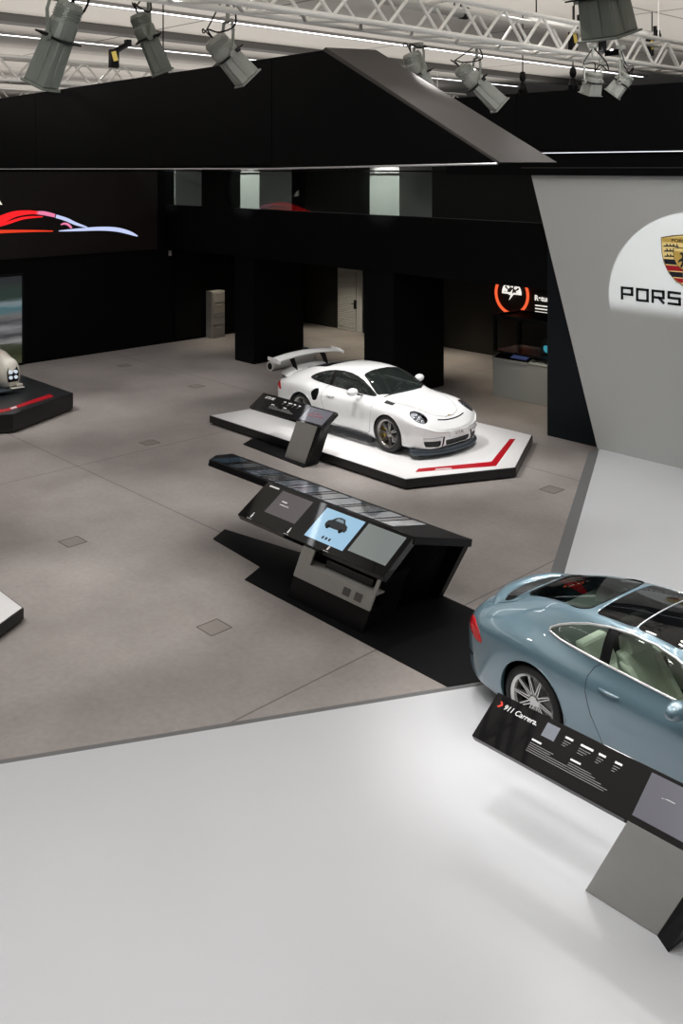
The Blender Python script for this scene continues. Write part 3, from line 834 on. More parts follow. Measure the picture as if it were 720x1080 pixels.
# gallery glass panes and rail
gp = glass_mat('gallery_glass', (.86, .885, .87), .05, (.02, .024, .022))
xs = [LW+.02, -22.3, -19.2, -16.1, -13.4, -11.25]
for i in range(5):
    r = empty('glass_balustrade', ((xs[i]+xs[i+1])/2, PB+.02, 4.37)); tag(r, ['glass balustrade pane nearest the far corner of the gallery', 'glass balustrade pane in front of the first pale column', 'glass balustrade pane between the two pale columns', 'glass balustrade pane in front of the second pale column', 'glass balustrade pane ending at the slanted white wall'][i], 'balustrade', 'glass panes of the gallery')
    w = xs[i+1]-xs[i]
    bm = B(); add_box(bm, (0, 0, .53), (w-.012, .012, 1.05)); obj('pane', bm, gp, r)
    bm = B(); add_box(bm, (0, 0, 1.075), (w, .05, .04)); obj('handrail', bm, BLACK, r)
bm = B(); add_box(bm, (-18.3, 19.5, 6.1), (14.2, 6., .1)); struct('ceiling_gallery', bm, WALLK)
# ---- slanted white wall
bm = B(); lb = top2.x; tl = onP(560, 185, 16.28)
pts = [(lb-.02, 0.0), (7, 0.0), (7, tl.z), (tl.x, tl.z)]
add_prism(bm, [(a, 16.28, b) for a, b in pts], (0, .28, 0))
struct('wall_right', bm, mat('white_wall_panel', (.56, .58, .57), .5), label='slanted white wall panel that carries the emblem')
bm = B(); add_prism(bm, [(lb-.22, 16.27, 0), (lb-.0, 16.27, 0), (tl.x+.0, 16.27, tl.z), (tl.x-.03, 16.27, tl.z)], (0, .05, 0))
bm.free()
# fascia beams above the white wall
def beam(lab, l0, l1, p, z0, z1, dep, seams=()):
    r = empty('fascia_beam', ((l0+l1)/2, p, z0)); tag(r, lab, 'beam')
    cuts = [l0]+list(seams)+[l1]
    for a, b in zip(cuts[:-1], cuts[1:]):
        bm = B(); add_box(bm, ((a+b)/2-(l0+l1)/2, dep/2, (z1-z0)/2), (b-a-.012, dep, z1-z0)); obj('panel', bm, BLACK2, r)
    bm = B(); add_box(bm, (0, dep/2+.01, (z1-z0)/2), (l1-l0-.05, dep-.03, z1-z0-.02)); obj('core', bm, WALLB, r)
    return r
BLACK2 = mat('fascia_black', (.0035, .0035, .004), .5, spec=.10)
s2 = onP(544, 100, 15.9).x
BR = beam('long black fascia beam above the slanted white wall', -24.5, 7, 15.9, 5.82, 7.03, .5, (-20., -16.5, s2, s2+4.2, s2+8.4))
bm = B(); add_box(bm, (-2.6-BR.location.x, .02, -.008), (17., .03, .014)); obj('light_line', bm, mat('light_line', (.9, .9, .9), .4, emis=(.85, .9, 1), estr=1.1), BR)
bm = B(); add_box(bm, (-3.2, 16.33, 5.58), (20.6, .5, .42)); struct('trim_4', bm, WALLB, label='recessed black band over the white wall')
bm = B(); add_box(bm, (-2.2, 16.07, 5.52), (18.6, .02, .015)); struct('trim_5', bm, mat('thin_steel', (.12, .12, .12), .3, metal=.7), label='thin steel line on the black band')

# ---- suspended canopy in front
r = empty('suspended_canopy', (-15, 8.6, 5.5)); tag(r, 'huge black angular canopy hanging over the floor with slanted grey end', 'canopy')
def CP(l, z, back=0.):
    p = 8.38+(-9.14-l)*.0529; return Vector((l+15, p+back-8.6, z-5.5))
T = .62
zb = lambda l: 5.5
s31 = -18.35; s287 = -10.25
segs = [-27, s31-.006, s31+.006, s287-.006, s287+.006]
def cseg(a, b, tip=False):
    bm = B()
    if not tip: q = [CP(a, 5.5), CP(b, 5.56 if b > -11 else 5.5), CP(b, 7.05), CP(a, 7.05)]
    else: q = [CP(a, 5.52), CP(-6.24, 5.57), CP(-9.14, 7.05), CP(a, 7.05)]
    add_prism(bm, q, (0, .05, 0)); return obj('side_panel', bm, BLACK2, r)
cseg(-27, s31-.008); cseg(s31+.008, s287-.008); cseg(s287+.008, 0, True)
bm = B(); q = [CP(-27, 5.5, .05), CP(s287, 5.5, .05), CP(-6.3, 5.57, .05), CP(-9.16, 7.04, .05), CP(-27, 7.04, .05)]
add_prism(bm, q, (0, T-.06, 0)); obj('core', bm, WALLB, r)
bm = B(); a, b = CP(-9.14, 7.052), CP(-6.22, 5.57)
add_prism(bm, [a, b, b+Vector((.06, 0, 0)), a+Vector((.06, 0, .03))], (.28, T+.03, 0)); obj('end_face', bm, mat('canopy_grey_end', (.058, .052, .049), .55, metal=.1), r)
bm = B(); a, b = CP(-27, 5.485), CP(-6.2, 5.555); add_tube(bm, [a, CP(s287, 5.50), b], .012, 4); obj('edge_strip', bm, mat('edge_light_grey', (.55, .55, .57), .35, metal=.3), r)

# ---- neon car screen on the left wall
sx = LW+.06
r = empty('led_screen', (LW, 12., 3.0)); tag(r, 'dark video wall showing a red and white neon outline of a sports car', 'screen')
bm = B(); pa = onL(-120, 200, LW).y; pb = 16.3
add_box(bm, (.03, (pa+pb)/2-12, 1.2), (.06, pb-pa, 2.42)); obj('screen_panel', bm, mat('screen_black', (.006, .005, .005), .35, emis=(.10, .06, .045), estr=.018), r)
def neon(name, px, ws, m):
    bm = B(); pts = smooth_pts([onL(x, y, LW+.065)-Vector((LW, 12., 3.)) for x, y in px], 6)
    n = len(pts); W = [pip(i/(n-1), [(j/(len(ws)-1), w) for j, w in enumerate(ws)])*.0285 for i in range(n)]
    ribbon(bm, pts, W, (1, 0, 0)); return obj(name, bm, m, r)
RED = mat('neon_red', (.02, 0, 0), .5, emis=(1, .015, .02), estr=1.1); PINK = mat('neon_pink', (.02, 0, 0), .5, emis=(.95, .25, .45), estr=.9)
BLUW = mat('neon_white', (.02, .02, .02), .5, emis=(.60, .68, 1.), estr=.95); ORA = mat('neon_orange', (.02, 0, 0), .5, emis=(1, .06, .02), estr=.8)
neon('neon_roof_line', [(-45, 247), (-20, 238), (0, 232), (15, 226), (30, 224), (40, 224.5)], [3, 6, 8, 6, 4, 3], RED)
neon('neon_roof_line', [(38, 224.3), (47, 225), (58, 227.5)], [3, 4, 3.5], PINK)
neon('neon_pillar_line', [(59, 228), (70, 231.5), (80, 236), (92, 239.8)], [3.5, 3.5, 3, .8], BLUW)
neon('neon_window_line', [(-40, 246), (-15, 240), (5, 236), (25, 230), (45, 228.5)], [3, 4, 3, 2.5, 1], RED)
neon('neon_waist_line', [(-60, 247), (-20, 245), (10, 244), (35, 243.6), (56, 243.8)], [3, 4, 3, 2, 1], ORA)
neon('neon_mirror_line', [(64, 237), (68, 235.8), (72, 237), (75.5, 240.5)], [1, 2, 2.4, 2], PINK)
neon('neon_bonnet_line', [(62, 243.6), (85, 242.2), (105, 241.2), (122, 242), (135, 245), (145, 249)], [.8, 3, 4, 4.5, 4, 1], BLUW)
bm = B(); pts = [onL(x, y, LW+.066)-Vector((LW, 12., 3.)) for x, y in ((-6, 207), (-1, 210), (2.5, 216), (-6, 215))]
add_prism(bm, pts, (.004, 0, 0)); obj('screen_lettering', bm, mat('screen_white', (.1, .1, .1), .5, emis=(1, .95, .8), estr=.9), r)

# ---- backlit race track picture
pr = onL(22, 300, LW).y
r = empty('wall_picture', (LW, pr-2., 0)); tag(r, 'tall backlit race track photograph on the black wall behind the race car', 'picture')
def picmat():
    m = bpy.data.materials.new('race_track_picture'); m.use_nodes = True; nt = m.node_tree; b = nt.nodes['Principled BSDF']; L = nt.links.new; N = nt.nodes.new
    tc = N('ShaderNodeTexCoord'); mp = N('ShaderNodeMapping'); mp.inputs['Scale'].default_value = (1, .55, 5.); mp.inputs['Rotation'].default_value = (.12, 0, 0); L(tc.outputs['Object'], mp.inputs[0])
    n = N('ShaderNodeTexNoise'); n.inputs['Scale'].default_value = 1.6; n.inputs['Detail'].default_value = 7; L(mp.outputs[0], n.inputs['Vector'])
    sp = N('ShaderNodeSeparateXYZ'); L(tc.outputs['Object'], sp.inputs[0])
    mr = N('ShaderNodeMapRange'); mr.inputs['From Max'].default_value = 2.5; L(sp.outputs['Z'], mr.inputs[0])
    ad = N('ShaderNodeMath'); ad.operation = 'MULTIPLY_ADD'; L(n.outputs['Fac'], ad.inputs[0]); ad.inputs[1].default_value = .12; L(mr.outputs[0], ad.inputs[2])
    cr = N('ShaderNodeValToRGB'); e = cr.color_ramp.elements
    e[0].position = .05; e[0].color = (.012, .016, .006, 1); e[1].position = 1.; e[1].color = (.02, .022, .024, 1)
    for pos, c in ((.12, (.05, .055, .03, 1)), (.2, (.02, .026, .01, 1)), (.30, (.04, .045, .03, 1)), (.34, (.22, .22, .22, 1)), (.40, (.04, .04, .045, 1)), (.5, (.18, .18, .19, 1)), (.56, (.05, .05, .055, 1)), (.62, (.12, .12, .12, 1)), (.70, (.05, .12, .14, 1)), (.76, (.16, .20, .22, 1)), (.82, (.02, .035, .03, 1)), (.95, (.02, .03, .026, 1))):
        x = e.new(pos); x.color = c
    L(ad.outputs[0], cr.inputs[0]); L(cr.outputs[0], b.inputs['Base Color']); L(cr.outputs[0], b.inputs['Emission Color']); b.inputs['Emission Strength'].default_value = .8; b.inputs['Roughness'].default_value = .4
    return m
bm = B(); add_box(bm, (.04, 0, 1.29), (.05, 4., 2.44)); obj('picture_panel', bm, picmat(), r)
bm = B()
for z in (.04, 2.54): add_box(bm, (.05, 0, z), (.08, 4.1, .06))
for y in (-2.03, 2.03): add_box(bm, (.05, y, 1.29), (.08, .06, 2.5))
obj('frame', bm, BLACK, r)
# wall switch
bm = B(); c = onL(179, 267, LW); add_box(bm, (LW+.015, c.y, c.z), (.03, .10, .16)); add_box(bm, (LW+.035, c.y, c.z+.01), (.012, .05, .07)); o = obj('wall_switch', bm, mat('switch_white', (.6, .6, .6), .4), bevel=.004); tag(o, 'small white switch plate on the black wall at the gallery corner', 'switch')

# ---- door in the recess
c0_ = onP(356.7, 346.5, 22.5)
r = empty('door_1', (c0_.x, 22.5, 0)); r['kind'] = 'structure'
dm = mat('door_white', (.62, .62, .60), .45)
bm = B(); add_box(bm, (.62, -.03, 1.05), (1.2, .05, 2.08)); obj('door_leaf', bm, dm, r, bevel=.004)
bm = B()
for k in range(34): add_box(bm, (.45, -.062, .12+.056*k), (.80, .02, .028), Matrix.Rotation(.5, 3, 'X'))
obj('louvre', bm, dm, r)
bm = B(); add_box(bm, (.93, -.06, 1.02), (.012, .012, 2.0)); obj('leaf_joint', bm, mat('joint_dark', (.05, .05, .05), .6), r)
bm = B(); add_box(bm, (.90, -.075, .92), (.12, .03, .30)); add_cyl(bm, (.90, -.09, .94), (.90, -.15, .94), .012); add_box(bm, (.85, -.15, .94), (.12, .02, .02)); obj('door_handle', bm, BLACK, r, bevel=.003)

# ---- leaflet rack
a_ = G(214.5, 354); b_ = G(223.5, 357.2); c_ = G(236, 355)
r = empty('filing_cabinet', (b_.x, b_.y, 0)); tag(r, 'pale grey filing cabinet with four drawer bays standing by the black wall', 'cabinet')
w, d, hh = 1.0, .62, 1.52
d = min((b_-a_).length, b_.x-LW-.02); w = (c_-b_).length
gm = mat('rack_grey', (.36, .34, .32), .5); gd = mat('rack_grey_face', (.25, .235, .22), .5)
bm = B(); add_box(bm, (-d/2, w/2, hh/2), (d, w, hh)); obj('carcass', bm, gm, r, bevel=.008)
for k in range(4):
    bm = B(); add_box(bm, (.008, w/2, .21+.365*k), (.03, w-.06, .32)); dr = obj('drawer', bm, gd, r, bevel=.004)
    bm = B(); add_box(bm, (.03, w/2, .34+.365*k), (.02, w*.4, .02)); obj('handle', bm, gm, dr)
r.rotation_euler = (0, 0, 0)
# ---- white tube exhibit and dark canister on the floor behind the white car
a_ = G(286, 386, .12); b_ = G(329, 377.5, .12)
bm = B(); add_cyl(bm, a_, b_, .13, .13, 20, caps=False); add_cyl(bm, a_+(b_-a_)*.01, a_+(b_-a_)*.99, .105, .105, 20, caps=False)
r = empty('tube_exhibit', ((a_.x+b_.x)/2, (a_.y+b_.y)/2, 0)); tag(r, 'white tube shaped exhibit lying on the floor beside the broad black pillar', 'tube')
bm.free(); off = r.location.copy(); bm = B(); A = a_-off; Bv = b_-off; dd = (Bv-A).normalized()
add_cyl(bm, A, Bv, .12, .12, 24)
obj('tube_body', bm, mat('tube_white', (.62, .62, .60), .4), r, smooth=False)
bm = B(); add_cyl(bm, A-dd*.05, A+dd*.02, .135, .135, 24); obj('end_collar', bm, mat('tube_white'), r)
bm = B(); add_cyl(bm, Bv-dd*.1, Bv+dd*.03, .13, .13, 24); obj('end_collar', bm, mat('tube_white'), r)
bm = B(); add_cyl(bm, A-dd*.055, A-dd*.045, .09, .09, 20); obj('lens', bm, BLACK, r)
for t in (.25, .75): bm = B(); q = A+(Bv-A)*t; add_box(bm, (q.x, q.y, (q.z-.04)/2), (.1, .2, q.z-.04)); obj('cradle', bm, DARKPL, r)
c = G(322, 378, 0); bm = B(); add_lathe(bm, [(.0001, 0), (.12, 0), (.12, .25), (.10, .30), (.05, .32), (.0001, .32)], 'Z', 24, c=(c.x, c.y, 0), closed=False); o = obj('canister', bm, mat('canister_teal', (.03, .05, .055), .35), smooth=True); tag(o, 'small dark canister standing next to the white tube', 'canister')

# ---- ring emblem sign on the back wall
c = onP(540, 310, 22.49)
r = empty('wall_sign', (c.x, 22.49, c.z)); tag(r, 'orange glowing ring sign with white gauge and lightning bolt on dark wall', 'sign')
WE = mat('sign_white', (.5, .5, .5), .5, emis=(1, .96, .88), estr=.9)
bm = B(); add_lathe(bm, [(.52, -.015), (.60, -.015), (.60, -.04), (.52, -.04)], 'Y', 64); obj('ring', bm, mat('sign_orange', (.3, .03, .0), .5, emis=(1, .13, .04), estr=1.), r)
bm = B()
def fan(a0, a1, r0, r1, n=8):
    pts = [(r0*math.cos(a0+(a1-a0)*k/n), r0*math.sin(a0+(a1-a0)*k/n)) for k in range(n+1)]+[(r1*math.cos(a1+(a0-a1)*k/n), r1*math.sin(a1+(a0-a1)*k/n)) for k in range(n+1)]
    add_prism(bm, [(x, -.02, z+.02) for x, z in pts], (0, -.015, 0))
fan(0, PI, .30, .34, 16)
for k in range(5): fan(PI*(k+.12)/5, PI*(k+.72)/5, .17, .31)
add_box(bm, (-.2, -.028, .02), (.28, .015, .05)); add_box(bm, (.2, -.028, .02), (.28, .015, .05))
obj('gauge_symbol', bm, WE, r)
bm = B(); add_prism(bm, [(x*.9, -.03, z*.9) for x, z in ((.05, .16), (-.11, -.03), (-.02, -.03), (-.09, -.2), (.10, .02), (.01, .02))], (0, -.02, 0)); obj('bolt_symbol', bm, WE, r)
add_text('Return Issue !', 'sign_heading', .21, (.78, -.02, -.10), (PI/2, 0, 0), WE, r, align='LEFT', bold=.006)
bm = B()
for k, w in enumerate((.55, .75, .5)): add_box(bm, (.80+w/2, -.02, -.24-.09*k), (w, .008, .03))
obj('sign_caption', bm, WE, r)

# ---- white counter with black frame
p0 = G(519, 416.7); p1 = G(577, 428)
r = empty('display_counter', (p0.x, 18.57, 0)); tag(r, 'white counter with sloping touch screen and black open frame on top', 'counter')
CW = mat('counter_white', (.42, .44, .43), .45)
bm = B(); L_ = 2.5
add_box(bm, (L_/2, .55, .46), (L_, 1.1, .92)); obj('body', bm, CW, r, bevel=.01)
bm = B(); add_prism(bm, [(.0, -.02, .92), (.0, .45, 1.06), (0, 1.1, 1.06), (0, 1.1, .93), (0, 0, .90)], (.02, 0, 0)); add_prism(bm, [(1.02, -.02, .92), (1.02, .45, 1.06), (1.02, 1.1, 1.06), (1.02, 1.1, .9), (1.02, 0, .9)], (L_-1.02, 0, 0)); add_prism(bm, [(0, -.03, .88), (1.02, -.03, .88), (1.02, -.03, .925), (0, -.03, .925)], (0, .06, 0)); obj('counter_top', bm, CW, r)
bm = B(); add_prism(bm, [(.03, .03, .925), (1.01, .03, .925), (1.01, .45, 1.04), (.03, .45, 1.04)], (0, -.004, .015)); tsc = obj('touch_screen', bm, BLACK, r)
bm = B(); add_prism(bm, [(.45, .10, .962), (.9, .10, .962), (.9, .38, 1.04), (.45, .38, 1.04)], (0, -.002, .004)); obj('screen_picture', bm, mat('screen_dim_blue', (.01, .01, .03), .3, emis=(.06, .08, .2), estr=.5), tsc)
bm = B(); add_box(bm, (1.15, .12, 1.0), (.10, .14, .02)); obj('sensor_plate', bm, mat('plate_dim', (.15, .15, .15), .5), r)
bm = B(); z0, z1 = 1.06, 1.92
for x in (.04, 2.4):
    for y in (.06 if x < 1 else .06, 1.05): add_box(bm, (x, y+.0, (z0+z1)/2), (.07, .07, z1-z0))
for y in (.06, 1.05): add_box(bm, (L_/2, y, z1), (L_, .09, .09))
for x in (.04, 2.4): add_box(bm, (x, .55, z1), (.09, 1.0, .09))
add_box(bm, (L_/2, .55, z0+.02), (L_-.06, 1.0, .05)); obj('frame', bm, BLACK, r)
bm = B(); add_box(bm, (L_/2, .55, z1+.01), (L_-.1, 1.0, .02)); obj('roof_plate', bm, mat('roof_dim', (.03, .028, .026), .4), r)
e = empty('engine_model', (p0.x+1.45, 19.15, 1.11)); tag(e, 'dark engine exhibit with cyan glow inside the black frame', 'exhibit')
bm = B(); add_box(bm, (0, 0, .14), (.6, .5, .28))
for k in (-1, 1): add_cyl(bm, (-.25, k*.2, .3), (.25, k*.2, .3), .1)
add_cyl(bm, (.3, -.05, .2), (.42, -.05, .2), .16)
obj('block', bm, DARKPL, e, bevel=.02)
bm = B(); add_cyl(bm, (-.1, -.27, .16), (-.1, -.25, .16), .10); obj('glow_light', bm, mat('cyan_glow', (0, .1, .12), .4, emis=(.1, .6, .75), estr=.4), e)
# ------------------------------------------------------------------ car platforms
PLW = mat('platform_white', (.74, .74, .745), .38); PLB = mat('platform_black', (.010, .010, .011), .35)
REDS = mat('stripe_red', (.42, .006, .015), .35)
def platform(name, lab, px, zt, mtop, extra=(), lip=.03):
    P = [G(x, y, zt) for x, y in px]+[Vector((a, b, zt)) for a, b in extra]
    cx = sum(p.x for p in P)/len(P); cy = sum(p.y for p in P)/len(P)
    r = empty(name, (cx, cy, 0)); tag(r, lab, 'platform')
    Q = [(p.x-cx, p.y-cy) for p in P]
    ar = sum(Q[i][0]*Q[(i+1) % len(Q)][1]-Q[(i+1) % len(Q)][0]*Q[i][1] for i in range(len(Q)))
    if ar < 0: Q = Q[::-1]
    bm = B(); poly_prism(bm, Q, .035, zt-.006); obj('plinth', bm, PLB, r)
    bm = B(); poly_prism(bm, [(x*.94, y*.94) for x, y in Q], .0, .04); obj('recessed_base', bm, BLACKM, r)
    bm = B(); k = 1-.035/max(math.hypot(*q) for q in Q)
    poly_prism(bm, [(x*k, y*k) for x, y in Q], zt-.006, zt+.0); obj('top_surface', bm, mtop, r)
    return r, cx, cy
r, cx, cy = platform('car_platform', 'angular white topped car platform with black sides under the white sports car', [(221, 438), (427.5, 505.5), (544, 493), (561.5, 459), (369, 413)], .19, PLW)
bm = B()
q = [G(x, y, .19) for x, y in ((438, 498), (523, 491.5), (543.5, 463), (537.5, 463), (518, 487), (441, 494.5))]
add_prism(bm, [(p.x-cx, p.y-cy, .1905) for p in q], (0, 0, .003)); obj('red_stripe', bm, REDS, r)
bm = B(); q = [G(x, y, .19) for x, y in ((459, 496), (476, 494.8), (476, 493.5), (459, 494.6))]
add_prism(bm, [(p.x-cx, p.y-cy, .194) for p in q], (0, 0, .001)); obj('stripe_lettering', bm, mat('stripe_white', (.6, .55, .55), .5), r)
r, cx, cy = platform('car_platform', 'black angular car platform with red stripe under the race car', [(18, 393.5), (77, 414.3), (14, 437), (-5, 438)], .40, mat('platform_dark_top', (.018, .02, .022), .30), extra=((-19.2, 6.4), (-24.6, 6.6), (-25.1, 10.5)))
bm = B(); q = [G(x, y, .40) for x, y in ((-6, 436), (8, 433.8), (57, 418.2), (52, 415.8), (6, 431.5), (-6, 432.4))]
add_prism(bm, [(p.x-cx, p.y-cy, .4005) for p in q], (0, 0, .003)); obj('red_stripe', bm, REDS, r)
bm = B(); q = [G(x, y, .40) for x, y in ((12, 432.2), (18, 430.2), (16.5, 428.6), (10.5, 430.5))]
add_prism(bm, [(p.x-cx, p.y-cy, .404) for p in q], (0, 0, .001)); obj('stripe_lettering', bm, mat('stripe_white'), r)
r, cx, cy = platform('car_platform', 'low white topped platform with black sides jutting in at the picture edge', [(-2, 620.5), (25, 641), (-4, 662)], .17, PLW, extra=((-13.6, 2.4), (-15.0, 3.2)))

# ------------------------------------------------------------------ the cars
build_car('sports_car', 'gt', (-13.46, 13.78, .192), -.02, 'white sports car with tall rear wing on the white platform')
build_car('sports_car', 'std', (-3.99, 8.31, .081), -.085, 'blue grey sports coupe with dark glass roof on the white floor')

# race car, only its front corner reaches the photograph
def race_car():
    root = empty('race_car', (-23.1, 8.72, .405), 0, 'white closed race car, its rounded front wing with four lamps showing', 'car')
    wm = carpaint('race_white', (.72, .70, .62), rough=.35)
    bm = B()
    # central tub, lofted superellipses
    def loft(bm, secs, seg=20, pw=2.6):
        R = []
        for (x, y, z, a, b) in secs:
            R.append([bm.verts.new((x, y+a*math.copysign(abs(math.cos(t))**(2/pw), math.cos(t)), max(.06, z+b*math.copysign(abs(math.sin(t))**(2/pw), math.sin(t))))) for t in [2*PI*k/seg for k in range(seg)]])
        for u, v in zip(R[:-1], R[1:]):
            for k in range(seg): bm.faces.new((u[k], u[(k+1) % seg], v[(k+1) % seg], v[k]))
        bm.faces.new(R[0][::-1]); bm.faces.new(R[-1])
    loft(bm, [(-2.3, 0, .40, .55, .25), (-1.6, 0, .48, .75, .36), (-.6, 0, .45, .78, .34), (.4, 0, .42, .62, .34), (1.2, 0, .38, .42, .28), (1.9, 0, .32, .30, .18), (2.25, 0, .26, .16, .08)])
    obj('body_shell', bm, wm, root, smooth=True)
    bm = B(); loft(bm, [(-1.9, 0, .70, .12, .15), (-1.2, 0, .80, .36, .22), (-.5, 0, .86, .46, .20), (.2, 0, .80, .44, .20), (.75, 0, .66, .34, .12)]); obj('cockpit_canopy', bm, glass_mat('race_glass', (.05, .05, .06), .5), root, smooth=True)
    for s in (1, -1):
        bm = B()
        loft(bm, [(2.36, s*.76, .34, .15, .16), (2.32, s*.76, .40, .19, .27), (2.22, s*.76, .42, .205, .34), (2.05, s*.76, .42, .215, .36), (1.75, s*.76, .45, .22, .42), (1.4, s*.76, .47, .22, .43), (1.0, s*.76, .42, .21, .36), (.6, s*.72, .34, .18, .24)])
        f = obj('front_wing', bm, wm, root, smooth=True)
        bm = B(); add_prism(bm, [(2.385, s*.64, .26), (2.385, s*.88, .26), (2.375, s*.90, .48), (2.33, s*.86, .60), (2.33, s*.66, .60), (2.375, s*.62, .48)], (-.05, 0, 0))
        obj('lamp_panel', bm, BLACK, f, bevel=.01)
        for (a, b) in ((.70, .36), (.82, .36), (.70, .48), (.82, .48)):
            bm = B(); add_cyl(bm, (2.35, s*a, b), (2.405, s*a, b), .040, seg=14); obj('lamp', bm, mat('lamp_bright', (.5, .55, .6), .2, emis=(.8, .9, 1), estr=.5), f)
        for x in (1.35, -1.45):
            bm = B(); add_lathe(bm, [(.20, .14), (.33, .15), (.35, .12), (.35, -.12), (.33, -.15), (.20, -.14)], 'Y', 36, c=(x, s*.84, .35)); w = obj('wheel', bm, TIRE, root, smooth=True)
            bm = B(); add_lathe(bm, [(.02, .13), (.20, .12), (.20, .08), (.02, .09)], 'Y', 24, c=(x, s*.85, .35)); obj('rim', bm, DARKPL, w)
        bm = B(); loft(bm, [(-2.3, s*.78, .42, .16, .18), (-1.9, s*.78, .5, .20, .32), (-1.4, s*.78, .52, .21, .34), (-.9, s*.76, .44, .18, .28), (-.5, s*.74, .36, .12, .16)]); obj('rear_wing_cover', bm, wm, root, smooth=True)
    bm = B(); add_prism(bm, [(2.45, -.97, .06), (2.45, .97, .06), (2.30, 1.0, .06), (1.85, 1.0, .06), (1.85, -1.0, .06), (2.30, -1.0, .06)], (0, 0, .03)); obj('front_splitter', bm, mat('splitter_grey', (.045, .06, .075), .45), root)
    for s in (1, -1): bm = B(); add_box(bm, (2.32, s*.90, .17), (.22, .14, .05)); add_box(bm, (2.40, s*.84, .12), (.16, .3, .02)); obj('dive_plane', bm, wm, root, bevel=.01)
    bm = B(); add_box(bm, (-2.35, 0, 1.0), (.3, 1.8, .03))
    for s in (1, -1): add_box(bm, (-2.3, s*.9, .85), (.4, .02, .4)); add_box(bm, (-2.3, s*.3, .75), (.2, .02, .5))
    obj('rear_wing', bm, BLACK, root)
    bm = B(); add_prism(bm, [(1.05, .55, .86), (1.9, .60, .84), (1.9, .66, .845), (1.05, .62, .87)], (0, 0, .012)); obj('red_flash', bm, REDS, root)
    return root
race_car()

